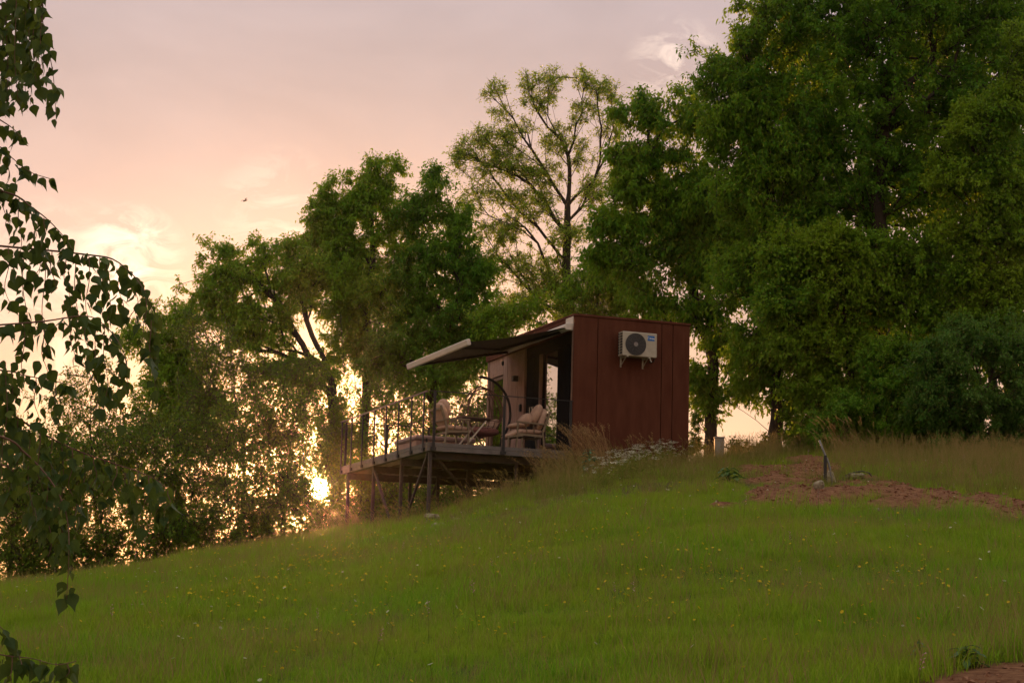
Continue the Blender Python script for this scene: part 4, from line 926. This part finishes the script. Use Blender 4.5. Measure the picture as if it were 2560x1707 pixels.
# trunk, out of the picture to the left
tr_ = MB(); tr_.tube([(0, 0, -.3), (.02, .02, 1.2), (.0, .05, 3.0), (.08, .0, 5.5), (.05, .1, 8.5)], [.17, .14, .12, .09, .04], 12); tr_.build('trunk', simple('birch_bark_white', (.55, .52, .46), .8, col2=(.06, .05, .045), scale=6, stretch=(1, 1, 5), lo=.55, hi=.6), birch, True)
# limbs that carry the hanging branches
for pts, D, r in branches_px:
    a = at(pts[0][0], pts[0][1], D) - BO; t0 = Vector((.03, .03, max(1.0, min(8.0, a.z - .3))))
    br = MB(); br.tube(bez([t0, t0.lerp(a, .5) + Vector((0, 0, .12)), a], 8), [.02 - (.02 - r) * i / 8 for i in range(9)], 6); br.build('limb', M_twig, birch, True)
def leaf_matrix(p, d):
    yaw = gb.uniform(0, 2 * math.pi); out = Vector((math.cos(yaw), math.sin(yaw), 0))
    pet = p + out * gb.uniform(.004, .016) + Vector((0, 0, -gb.uniform(.002, .012)))
    ax = (out * gb.uniform(.15, 1.0) + Vector((0, 0, -1)) + d * .2).normalized()
    side = ax.cross(Vector((gb.gauss(0, 1), gb.gauss(0, 1), gb.gauss(0, .4)))).normalized(); up = ax.cross(side)
    s_ = .044 * gb.uniform(.5, 1.2)
    R_ = Matrix((ax, side, up)).transposed().to_4x4()
    return Matrix.Translation(pet - BO) @ R_ @ Matrix.Scale(s_, 4), s_, pet
mats = []
for (p, d, j) in leafspots:
    m_, s_, pet = leaf_matrix(p, d)
    q = RM.transposed() @ pet; u_ = 1280 + FPX * q.x / -q.z; v_ = 853.5 - FPX * q.y / -q.z
    inv = (-10 < u_ < 2560) and (-10 < v_ < 1717)
    mats.append(((s_ if inv else 0), gb.randrange(7), m_))
mats.sort(key=lambda t_: -t_[0])
for s_, k_, m_ in mats[:300]:
    o = new_obj('leaf', bmesh_[k_], birch); o.matrix_local = m_
rest = MB()
for s_, k_, m_ in mats[300:]: rest.add([m_ @ Vector(v) for v in bl[k_].v], bl[k_].f)
rest.build('foliage', M_birch, birch)['kind'] = 'stuff'
print('birch leaves', len(mats))

# ------------------------------------------------------------------ grasses and flowers (scattered by geometry nodes)
def tuft(nb, h0, h1, wd, spread, lean, mat, name, seed, head=None, headmat=None, curl=.5):
    g = random.Random(seed); m = MB(); hm = MB()
    for _ in range(nb):
        a = g.uniform(0, 2 * math.pi); r = spread * math.sqrt(g.random()); bx, by = r * math.cos(a), r * math.sin(a)
        h = g.uniform(h0, h1); la = g.uniform(0, 2 * math.pi); ll = lean * g.uniform(.2, 1.0) * h; w2 = wd * g.uniform(.7, 1.2) / 2
        sx, sy = -math.sin(la + g.uniform(-1, 1)), math.cos(la + g.uniform(-1, 1)); pts = []
        for t_, k_ in ((0, 1), (.5, .8), (1.0, 0.0)):
            x = bx + math.cos(la) * ll * t_ ** 1.8; y = by + math.sin(la) * ll * t_ ** 1.8; z = h * (t_ - curl * .25 * t_ * t_ * lean)
            if k_ > 0: pts += [(x - sx * w2 * k_, y - sy * w2 * k_, z), (x + sx * w2 * k_, y + sy * w2 * k_, z)]
            else: pts.append((x, y, z))
        m.add(pts, [(0, 1, 3, 2), (2, 3, 4)])
        if head and g.random() < head[0]:
            ex, ey, ez = pts[-1]; dx, dy = math.cos(la), math.sin(la)
            for q in range(head[1]):
                f_ = q / head[1]; zz = ez - head[2] * f_; xx = ex - dx * ll * .3 * f_; yy = ey - dy * ll * .3 * f_; s_ = head[3] * (.5 + f_) * g.uniform(.6, 1.2); aa = g.uniform(0, 6.28)
                hm.add([(xx, yy, zz), (xx + s_ * math.cos(aa) * .5 - .003, yy + s_ * math.sin(aa) * .5, zz + s_ * .5), (xx + s_ * math.cos(aa), yy + s_ * math.sin(aa), zz + s_ * .4 - .002), (xx + s_ * math.cos(aa) * .5 + .003, yy + s_ * math.sin(aa) * .5, zz + s_ * .15)], [(0, 1, 2, 3)])
    me = m.mesh(name, mat)
    if hm.v:
        nv = len(me.vertices); me2 = bpy.data.meshes.new(name); me2.from_pydata(m.v + hm.v, [], m.f + [tuple(i + len(m.v) for i in f) for f in hm.f])
        me2.materials.append(mat); me2.materials.append(headmat or mat)
        mi = [0] * len(m.f) + [1] * len(hm.f); me2.polygons.foreach_set('material_index', mi); me2.update(); me = me2
    return bpy.data.objects.new(name, me)
def flower(kind, name, seed):
    g = random.Random(seed); m = MB(); p = MB()
    h = {'daisy': .16, 'yarrow': .42, 'yellow': .16, 'pink': .30}[kind]; lx, ly = g.uniform(-.04, .04), g.uniform(-.04, .04)
    m.tube([(0, 0, 0), (lx * .4, ly * .4, h * .6), (lx, ly, h)], [.0025, .002, .0015], 3, caps=False)
    if kind == 'yarrow':
        for _ in range(6): z = g.uniform(.05, .3); a = g.uniform(0, 6.3); m.add([(0, 0, z), (.06 * math.cos(a), .06 * math.sin(a), z + .03), (.07 * math.cos(a), .07 * math.sin(a), z + .02), (.03 * math.cos(a + .3), .03 * math.sin(a + .3), z)], [(0, 1, 2, 3)])
        for _ in range(16):
            a = g.uniform(0, 6.28); r = .045 * math.sqrt(g.random()); x, y = lx + r * math.cos(a), ly + r * math.sin(a); z = h + g.uniform(-.006, .006)
            p.add([(x - .011, y, z), (x, y - .011, z + .002), (x + .011, y, z), (x, y + .011, z + .002)], [(0, 1, 2, 3)])
    elif kind == 'pink':
        for q in range(10):
            z = h - .08 + q * .009; a = q * 2.4; p.add([(lx, ly, z), (lx + .014 * math.cos(a), ly + .014 * math.sin(a), z + .004), (lx + .012 * math.cos(a + .6), ly + .012 * math.sin(a + .6), z + .012)], [(0, 1, 2)])
    else:
        nP = 8; tx, ty = g.uniform(-.4, .4), g.uniform(-.7, .0); R_ = .016 if kind == 'yellow' else .015
        for q in range(nP):
            a = 2 * math.pi * q / nP; e = .28
            def P3(rr_, aa): x = rr_ * math.cos(aa); y = rr_ * math.sin(aa); return (lx + x, ly + y, h + x * tx + y * ty + .2 * rr_)
            p.add([P3(.001, a), P3(R_ * .7, a - e), P3(R_, a), P3(R_ * .7, a + e)], [(0, 1, 2, 3)])
    me = bpy.data.meshes.new(name); me.from_pydata(m.v + p.v, [], m.f + [tuple(i + len(m.v) for i in f) for f in p.f])
    me.materials.append(M_rough); me.materials.append({'daisy': M_whitef, 'yarrow': M_whitef, 'yellow': M_yellow, 'pink': M_pinkf}[kind])
    me.polygons.foreach_set('material_index', [0] * len(m.f) + [1] * len(p.f)); me.update()
    return bpy.data.objects.new(name, me)
def scatter(name, x, y, scl, idx, objs, label, lean=.15, dz=0.0):
    z = zf(x, y) + dz; n_ = len(x)
    me = bpy.data.meshes.new(name); me.vertices.add(n_); me.vertices.foreach_set('co', np.stack([x, y, z], 1).astype(np.float32).ravel())
    def attr(nm, ty, data):
        a = me.attributes.new(nm, ty, 'POINT'); a.data.foreach_set('vector' if ty == 'FLOAT_VECTOR' else 'value', data)
    rot = np.stack([rng.normal(0, lean, n_), rng.normal(0, lean, n_), rng.uniform(0, 2 * np.pi, n_)], 1).astype(np.float32)
    attr('rot', 'FLOAT_VECTOR', rot.ravel()); attr('scl', 'FLOAT', scl.astype(np.float32)); attr('idx', 'INT', idx.astype(np.int32))
    o = new_obj(name, me); o['kind'] = 'stuff'; o['label'] = label
    ng = bpy.data.node_groups.new(name, 'GeometryNodeTree')
    ng.interface.new_socket('Geometry', in_out='INPUT', socket_type='NodeSocketGeometry'); ng.interface.new_socket('Geometry', in_out='OUTPUT', socket_type='NodeSocketGeometry')
    gi = ng.nodes.new('NodeGroupInput'); go = ng.nodes.new('NodeGroupOutput')
    ip = ng.nodes.new('GeometryNodeInstanceOnPoints'); jn = ng.nodes.new('GeometryNodeJoinGeometry')
    for ob in objs:
        oi = ng.nodes.new('GeometryNodeObjectInfo'); oi.inputs['Object'].default_value = ob; oi.inputs['As Instance'].default_value = True
        ng.links.new(oi.outputs['Geometry'], jn.inputs[0])
    def named(nm, ty):
        a = ng.nodes.new('GeometryNodeInputNamedAttribute'); a.data_type = ty; a.inputs['Name'].default_value = nm; return a.outputs['Attribute']
    ng.links.new(gi.outputs[0], ip.inputs['Points']); ng.links.new(jn.outputs[0], ip.inputs['Instance']); ip.inputs['Pick Instance'].default_value = True
    ng.links.new(named('idx', 'INT'), ip.inputs['Instance Index'])
    e2r = ng.nodes.new('FunctionNodeEulerToRotation'); ng.links.new(named('rot', 'FLOAT_VECTOR'), e2r.inputs[0]); ng.links.new(e2r.outputs[0], ip.inputs['Rotation'])
    ng.links.new(named('scl', 'FLOAT'), ip.inputs['Scale']); ng.links.new(ip.outputs[0], go.inputs[0])
    md = o.modifiers.new('scatter', 'NODES'); md.node_group = ng
    return o
def cands(n_, y0, y1, margin=1.12):
    """random ground positions inside the viewed wedge, uniform per area"""
    y = np.sqrt(rng.uniform(y0 ** 2, y1 ** 2, n_)); margin = margin * 1.55; n_k = int(n_); x = rng.uniform(-1, 1, n_k) * y * .2571 * margin
    z = base_z(x, y); px, py = proj(x, y, z)
    return x, y, px, py, z
def under_cabin(x, y):
    dx = x - A.x; dy = y - A.y; lx_ = dx * ux + dy * uy; ly_ = -dx * uy + dy * ux
    return (lx_ > .05) & (lx_ < 2.85) & (ly_ > -.08) & (ly_ < 5.9)
# lawn
lawn_t = [tuft(16, .05, .13, .0050, .07, .55, M_grass, 'lawn_tuft', 1), tuft(14, .06, .15, .0045, .08, .7, M_grass, 'lawn_tuft', 2), tuft(12, .04, .10, .006, .08, .9, M_grass, 'lawn_tuft', 3),
          tuft(10, .10, .22, .0038, .07, .5, M_grass, 'lawn_tuft', 4), tuft(9, .10, .24, .0030, .07, .4, M_dry, 'lawn_tuft', 5)]
xs, ys, ss, ids = [], [], [], []
for (y0, y1, n_, sc_) in ((9.5, 16, 33000, .80), (16, 24, 40000, .86), (24, 34, 46000, .95), (34, 47, 52000, 1.1)):
    x, y, px, py, z = cands(n_, y0, y1)
    keep = (soil_mask(x, y, z) < .35 + .25 * rng.random(n_)) & (~under_cabin(x, y)) & (hash_noise(x, y, 2.2, 12) + .5 * hash_noise(x, y, .7, 13) > rng.uniform(.0, .55, n_))
    keep &= ((roughline(px) - py + (hash_noise(x, y, .8, 41) - .5) * 45 < 0) | (px < 780) | (rng.random(n_) < .22))
    keep &= y < np.interp(x, _cx, _cy) + 1.5
    x, y, px, py = x[keep], y[keep], px[keep], py[keep]
    dry = hash_noise(x, y * .6, .55, 21) * .6 + hash_noise(x, y, 1.6, 22) * .4
    i_ = rng.integers(0, 3, len(x)); u_ = rng.random(len(x)); i_ = np.where(u_ < .16, 3, i_); i_ = np.where(u_ > 1.02 - .62 * np.clip((dry - .33) * 3.2, 0.08, 1), 4, i_)
    tall = 1 + .5 * np.clip((hash_noise(x, y * .5, .9, 31) * .6 + hash_noise(x, y, 2.7, 32) * .4 - .5) * 4, -.5, 1)
    xs.append(x); ys.append(y); ss.append(sc_ * tall * rng.uniform(.7, 1.3, len(x))); ids.append(i_)
scatter('lawn_grass', np.concatenate(xs), np.concatenate(ys), np.concatenate(ss), np.concatenate(ids), lawn_t, 'mown green meadow grass covering the slope')
# rough bank grass with seed heads
rt = [tuft(14, .18, .42, .006, .12, .5, M_rough, 'rough_tuft', 11), tuft(10, .25, .60, .0045, .12, .45, M_rough, 'rough_tuft', 12, (.7, 9, .10, .018), M_dry),
      tuft(7, .40, .80, .0040, .12, .4, M_dry, 'rough_tuft', 13, (.9, 14, .14, .022), M_dry), tuft(12, .12, .30, .008, .13, .8, M_rough, 'rough_tuft', 14)]
x, y, px, py, z = cands(93000, 20, 53)
dl = roughline(px) - py + (hash_noise(x, y, .8, 41) - .5) * 45
crest = np.interp(x, _cx, _cy)
keep = (dl > 0) & (px > 780) & (rng.random(len(x)) < np.clip(dl / 40, .3, 1) * .85) & (soil_mask(x, y, z) < .25) & (~under_cabin(x, y)) & (y < crest + 2.5)
keep &= hash_noise(x, y, 1.8, 42) > rng.uniform(.05, .45, len(x))
x2, y2, px2, py2, z2 = cands(2600, 10, 42); k2 = (hash_noise(x2, y2, .9, 55) > .5) & (soil_mask(x2, y2, z2) < .3)
x, y, px, dl = np.concatenate([x[keep], x2[k2]]), np.concatenate([y[keep], y2[k2]]), np.concatenate([px[keep], px2[k2]]), np.concatenate([dl[keep], np.full(k2.sum(), -10.0)])
i_ = rng.choice(4, len(x), p=[.38, .25, .12, .25]); sc_ = np.clip(.35 + dl / 190, .35, .75) * (.75 + .5 * hash_noise(x, y, .9, 77)) * rng.uniform(.7, 1.15, len(x))
sc_ *= np.where(px < 1350, .85, np.where(px < 1760, 1.2, 1.0))
scatter('rough_grass', x, y, sc_, i_, rt, 'longer brownish grass on the bank below the cabin and trees', .18)
# fringe of grass along the crest on the left
x, y, px, py, z = cands(40000, 41, 48); crest = np.interp(x, _cx, _cy); keep = (np.abs(y - crest) < 1.6) & (px < 1330)
scatter('crest_grass', x[keep], y[keep], rng.uniform(.15, .38, keep.sum()) * np.where(px[keep] > 780, 1.5, 1), rng.choice(4, keep.sum(), p=[.55, .12, .03, .30]), rt, 'grass fringe along the left crest', .2)
# hummocks in the soil
# flowers
def clusters(cl_, n_, spread):
    X_, Y_ = [], []
    for (px, py) in cl_:
        p = groundhit(px, py); k_ = rng.integers(n_ // 2, n_ + 1); s_ = spread * p.y / 20
        X_.append(p.x + rng.normal(0, s_, k_)); Y_.append(p.y + rng.normal(0, s_ * 4.5, k_))
    return np.concatenate(X_), np.concatenate(Y_)
ycl = [(800, 1405), (790, 1400), (820, 1420), (880, 1400), (650, 1490), (700, 1515), (640, 1480), (610, 1520), (740, 1440), (720, 1450), (445, 1535), (560, 1530), (580, 1535), (850, 1480), (1000, 1500), (1360, 1395), (1290, 1420), (1640, 1390), (1560, 1470), (2300, 1475), (2330, 1470), (2270, 1480), (2200, 1490),
       (2350, 1465), (1850, 1460), (1790, 1462), (1560, 1550), (1640, 1465), (1930, 1500), (1100, 1450), (1170, 1400), (960, 1590), (1200, 1600), (1420, 1360), (1500, 1350), (1100, 1380), (980, 1430), (500, 1440), (400, 1500), (300, 1560), (900, 1560), (760, 1660), (620, 1620), (2100, 1390), (2150, 1570), (1750, 1560)]
x, y = clusters(ycl, 16, .22)
xb, yb, _, pyb, _ = cands(1100, 10, 44); x = np.concatenate([x, xb]); y = np.concatenate([y, yb])
z = base_z(x, y); px, py = proj(x, y, z); k_ = (y > 10) & (y < 44) & (soil_mask(x, y, z) < .3) & (py > roughline(px)); x, y = x[k_], y[k_]
scatter('yellow_flowers', x, y, rng.uniform(.6, 1.0, len(x)) * np.clip(.7 + y / 60, .7, 1.4), rng.integers(0, 3, len(x)), [flower('yellow', 'yellow_flower', k) for k in range(3)], 'small yellow flowers scattered over the meadow', .15)
xb, yb, _, _, _ = cands(420, 10, 40)
scatter('white_meadow_flowers', xb, yb, rng.uniform(.7, 1.2, len(xb)), rng.integers(0, 4, len(xb)), [flower('daisy', 'white_flower', 1), flower('daisy', 'white_flower', 2), flower('pink', 'pink_flower', 3), flower('daisy', 'white_flower', 5)], 'small white and pink flowers dotted in the meadow', .15)
ccl = []
for i in range(16):
    u_ = i / 15; ccl.append((1500 + 200 * u_, 1222 - 60 * u_))
for i in range(9): u_ = i / 8; ccl.append((1560 + 120 * u_, 1195 - 40 * u_))
x, y = clusters(ccl, 11, .07)
k_ = ~under_cabin(x, y); x, y = x[k_], y[k_]
scatter('yarrow_flowers', x, y, rng.uniform(.8, 1.45, len(x)), rng.integers(0, 4, len(x)), [flower('yarrow', 'yarrow', k) for k in range(4)], 'white flat-topped yarrow flowers in front of the red wall', .22)
# soil clods
x, y, px, py, z = cands(60000, 9, 42, 1.05); k_ = soil_mask(x, y, z) > .45; x, y = x[k_][:3500], y[k_][:3500]
def clod(seed, mat):
    g = random.Random(seed); m = MB(); vs = [(0, 0, 1), (1, 0, 0), (0, 1, 0), (-1, 0, 0), (0, -1, 0), (0, 0, -.5)]
    m.add([(a * g.uniform(.6, 1.2) * .03, b_ * g.uniform(.6, 1.2) * .03, c_ * .022) for a, b_, c_ in vs], [(0, 1, 2), (0, 2, 3), (0, 3, 4), (0, 4, 1), (5, 2, 1), (5, 3, 2), (5, 4, 3), (5, 1, 4)])
    return bpy.data.objects.new('clod', m.mesh('clod', mat))
M_clod = simple('red_clod', (.13, .050, .025), .95, col2=(.27, .135, .07), scale=8)
scatter('soil_clods', x, y, rng.uniform(.3, 1.0, len(x)) ** 3 * 1.3 + .2, rng.integers(0, 3, len(x)), [clod(k, M_clod) for k in range(3)], 'clods of red earth', .5)

# ------------------------------------------------------------------ single plants and small things
def clump(name, label, cat, pos, n_, h0, h1, lean_dir, lean, spread, wd, mat, headmat, seed, head=.16, hw=.03, group=None, headden=26):
    g = random.Random(seed); t = empty(name, Matrix.Translation(pos), label, cat, group); m = MB(); hm = MB()
    for _ in range(n_):
        a = g.uniform(0, 6.28); r = spread * math.sqrt(g.random()); b0 = Vector((r * math.cos(a), r * math.sin(a) * .7, 0)); b0.z = zg(pos.x + b0.x, pos.y + b0.y) - pos.z - .02
        h = g.uniform(h0, h1); dv = Vector((math.cos(lean_dir) + g.gauss(0, .45), math.sin(lean_dir) + g.gauss(0, .45), 0)) * lean * h * g.uniform(.4, 1.3); pts = []
        for i in range(6):
            u_ = i / 5; pts.append(b0 + dv * u_ ** 2 + Vector((0, 0, h * (u_ - .12 * u_ ** 3))))
        vs = []; fs = []; sd = Vector((math.cos(a + 1), math.sin(a + 1), 0))
        for i, p in enumerate(pts):
            w_ = wd * (1 - .75 * i / 5) / 2; vs += [p - sd * w_, p + sd * w_]
        fs = [(2 * i, 2 * i + 1, 2 * i + 3, 2 * i + 2) for i in range(5)]; m.add(vs, fs)
        if head > 0 and g.random() < .75:
            k_ = headden
            for q in range(k_):
                u_ = 1 - head / h * q / k_; p = b0 + dv * u_ ** 2 + Vector((0, 0, h * (u_ - .12 * u_ ** 3))); s_ = hw * (.35 + .65 * math.sin(math.pi * (q + 1) / (k_ + 1))) * g.uniform(.5, 1.2); aa = g.uniform(0, 6.28)
                e = p + Vector((s_ * math.cos(aa), s_ * math.sin(aa), s_ * .7)); c_ = Vector((-math.sin(aa), math.cos(aa), .3)) * .0035
                hm.add([p, p.lerp(e, .6) + c_, e, p.lerp(e, .6) - c_], [(0, 1, 2, 3)])
    m.build('blades', mat, t)['kind'] = 'stuff'
    if hm.v: hm.build('seed_heads', headmat, t)['kind'] = 'stuff'
    return t
def gp(px, py): return groundhit(px, py)
def fix(px, D):
    v = RM @ Vector(((px - 1280) / FPX, -(1200 - 853.5) / FPX, -1)); x = v.x * D / v.y; return Vector((x, D, zg(x, D)))
g1 = 'clumps of tall golden grass by the cabin corner'
clump('tall_grass_clump', 'tallest golden grass clump, in front of the near corner of the red wall', 'grass clump', fix(1482, 43.1), 240, .55, 1.30, math.pi, .34, .42, .011, M_golden, M_golden, 1, .26, .055, g1)
clump('tall_grass_clump', 'dry grass clump with feathery drooping heads below the deck edge', 'grass clump', fix(1395, 43.0), 170, .4, .88, math.pi, .5, .5, .010, M_dry, M_golden, 2, .22, .07, g1)
clump('tall_grass_clump', 'short green-based grass clump between the golden clump and the white yarrow', 'grass clump', fix(1450, 42.2), 170, .3, .66, math.pi * .9, .3, .5, .012, M_rough, M_golden, 3, .12, .03, g1)
clump('tall_grass_clump', 'wispy grass stems standing in front of the middle of the red wall', 'grass clump', fix(1570, 43.4), 90, .35, .95, math.pi, .25, .7, .008, M_rough, M_golden, 4, .14, .04, g1, 18)
clump('tall_grass_clump', 'pale drooping grass below the middle of the deck', 'grass clump', fix(1210, 43.1), 130, .3, .70, math.pi, .5, .8, .008, M_dry, M_dry, 5, .15, .04, g1)
clump('tall_grass_clump', 'tangled pale grass below the far left end of the deck', 'grass clump', fix(850, 44.3), 150, .3, .70, math.pi, .5, .6, .009, M_dry, M_dry, 6, .14, .035, g1)
clump('tall_grass_clump', 'pale grass around the feet of the front deck legs', 'grass clump', fix(1030, 43.6), 150, .2, .55, math.pi, .5, .8, .009, M_rough, M_dry, 7, .12, .03, g1)
clump('tall_grass_clump', 'tall pale grass stems bending left above the black stake', 'grass clump', fix(2130, 40.0), 80, .6, 1.2, math.pi, .4, .6, .007, M_dry, M_golden, 8, .16, .03, g1)
clump('tall_grass_clump', 'tuft of bright green grass on the lower edge of the red soil', 'grass clump', gp(1965, 1282), 130, .2, .45, 0, .2, .35, .008, M_grass, M_grass, 9, 0, 0, g1)
clump('tall_grass_clump', 'dense dark green tuft in the red soil strip on the right', 'grass clump', gp(2400, 1305), 160, .2, .42, 0, .2, .5, .008, M_grass, M_grass, 10, 0, 0, g1)
def weed(name, label, pos, n_, size, mat, seed, hgt=.5, group=None):
    g = random.Random(seed); t = empty(name, Matrix.Translation(pos), label, 'plant', group)
    st_ = MB(); st_.tube([(0, 0, -.02), (.01, 0, hgt * .5), (.0, .01, hgt)], [.009, .007, .004], 6); st_.build('stem', M_rough, t)
    for i in range(n_):
        u_ = i / n_; z = hgt * (.08 + .9 * u_); a = i * 2.4 + g.uniform(-.3, .3); L_ = size * (1.15 - .6 * u_) * g.uniform(.8, 1.15); w_ = L_ * .17; up = g.uniform(.35, .8); m = MB(); vs = []
        for q in range(6):
            f_ = q / 5; r = L_ * f_; zz = z + L_ * (up * f_ - .7 * f_ * f_); hw = w_ * math.sin(math.pi * (.08 + .92 * f_)) ** .7 * (1 + .25 * (-1) ** q); c_, s_ = math.cos(a), math.sin(a)
            if q == 5: hw = .002
            vs += [(r * c_ - hw * s_, r * s_ + hw * c_, zz + hw * .3), (r * c_, r * s_, zz), (r * c_ + hw * s_, r * s_ - hw * c_, zz + hw * .3)]
        fs = []
        for q in range(5): fs += [(3 * q, 3 * q + 1, 3 * q + 4, 3 * q + 3), (3 * q + 1, 3 * q + 2, 3 * q + 5, 3 * q + 4)]
        m.add(vs, fs); m.build('leaf', mat, t, True)
    return t
M_teal = leafmat('bluish_thistle_leaf', (.05, .13, .075), (.07, .16, .09), (.10, .19, .11), tfac=.25, trans=(.12, .22, .1), scale=8)
M_weed = leafmat('weed_leaf', (.045, .10, .02), (.06, .12, .03), (.09, .15, .05), tfac=.25, trans=(.12, .24, .04), scale=8)
weed('thistle', 'bluish-green thistle at the foot of the golden grass clump', fix(1472, 41.5), 26, .26, M_teal, 1, .62)
weed('leafy_weed', 'grey-green leafy weed with upright stem at the bottom right, above the earth path', gp(2298, 1668), 12, .085, M_teal, 2, .17)
weed('leafy_weed', 'dark weed with long curled leaves just above the earth path at the bottom right', gp(2415, 1668), 14, .15, M_weed, 3, .13)
weed('leafy_weed', 'low dark green weed left of the red soil patches', gp(1820, 1215), 22, .34, M_weed, 4, .32)
def rock(label, pos, sx, sy, sz, seed, group='pale stones lying in the grass'):
    g = np.random.default_rng(seed); m = MB(); m.pillow((0, 0, 0), sx, sy, sz, e=.8, n=7); vs = []
    for v in m.v:
        v = Vector(v); f_ = 1 + .10 * math.sin(v.x * 61 + v.z * 40 + seed) + .28 * math.sin(v.x * 23 + seed) * math.cos(v.y * 19 + seed * 2) + .2 * math.sin(v.z * 31 + seed * 3); vs.append(v * f_)
    m.v = vs; o = m.build('stone', M_stone); o.location = pos + Vector((0, 0, sz * .28)); o.rotation_euler = (0, 0, seed); return tag(o, label, 'stone', group)
rock('pale stone in the grass at the foot of the front deck leg', gp(1098, 1322), .26, .2, .16, 1)
rock('larger rough pale stone just behind the foot of the front deck leg', gp(1078, 1305), .34, .25, .2, 2)
rock('small pale stone in the grass right of the front deck leg', gp(1140, 1306), .16, .14, .12, 3)
rock('rough pale stone at the left foot of the black stake', gp(2045, 1224), .17, .2, .15, 4)
rock('upright pale stone touching the black stake on its right', gp(2078, 1210), .13, .16, .26, 5)
rock('heap-like pale stone under the small hose arch', gp(2140, 1196), .34, .3, .10, 6)
rock('flat whitish stone in the grass below the red soil', gp(2180, 1277), .12, .2, .05, 7)
rock('small whitish stone lowest in the grass below the red soil', gp(2224, 1299), .07, .15, .05, 8)
p = gp(2063, 1214); t = MB().box(-.025, .025, -.025, .025, -.1, .52, b=.006).build('black_stake', M_hose); t.location = p; tag(t, 'short upright black stake in the red soil', 'stake')
t = new_obj('grey_pipe', MB().tube([(.12, 0, -.1), (.11, 0, .15), (.06, 0, .38), (-.03, .02, .60), (-.10, .03, .78)], .018, 7).mesh('grey_pipe', M_pipe, True)); t.location = p; tag(t, 'thin grey pipe end leaning left over the black stake', 'pipe')
p = gp(2110, 1196); hp = MB().tube([(0, 0, -.05), (.03, 0, .06), (.16, 0, .11), (.32, 0, .14), (.45, 0, .11), (.52, 0, .0)], .012, 6).mesh('hose', M_hose, True)
t = new_obj('hose', hp); t.location = p; tag(t, 'thin dark hose arching out of the ground right of the stake', 'hose')
p = fix(1797, 46.6); hb_ = at(1797, 1092, 46.6).z - p.z; t = empty('utility_box', Matrix.Translation(p), 'pale grey utility box on a post beside the trunk in the bright gap', 'utility box')
MB().box(-.11, .11, -.08, .08, -.2, hb_ - .031, b=.01).build('body', M_box, t); MB().box(-.125, .125, -.095, .095, hb_ - .03, hb_, b=.008).build('lid', M_box, t); MB().box(-.09, .09, -.086, -.0805, .1, max(.2, hb_ - .12)).build('door', M_box, t)
# bird, far off in the sky
bp_ = at(613, 502, 120); m = MB()
m.tube([(-.16, 0, 0), (-.08, 0, .0), (.05, 0, 0), (.16, 0, .0)], [.01, .045, .04, .01], 6)
m2 = MB(); m2.add([(-.03, 0, .02), (.07, 0, .02), (.0, .35, .12), (-.06, .62, .04), (-.08, .3, .11)], [(0, 1, 2, 4), (4, 2, 3)]); m3 = MB(); m3.add([(-.03, 0, .02), (.07, 0, .02), (.0, -.35, .12), (-.06, -.62, .04), (-.08, -.3, .11)], [(1, 0, 4, 2), (2, 4, 3)])
M_bird = simple('dark_bird', (.09, .06, .05), .8)
t = empty('bird', Matrix.Translation(bp_) @ Matrix.Rotation(.5, 4, 'Z') @ Matrix.Rotation(-.4, 4, 'Y'), 'tiny distant bird in flight in the open sky', 'bird')
m.build('body', M_bird, t, True); m2.build('wing', M_bird, t); m3.build('wing', M_bird, t)
print('tris', sum(len(o.data.loop_triangles) if False else len(o.data.polygons) * 2 for o in COL.objects if o.type == 'MESH'))
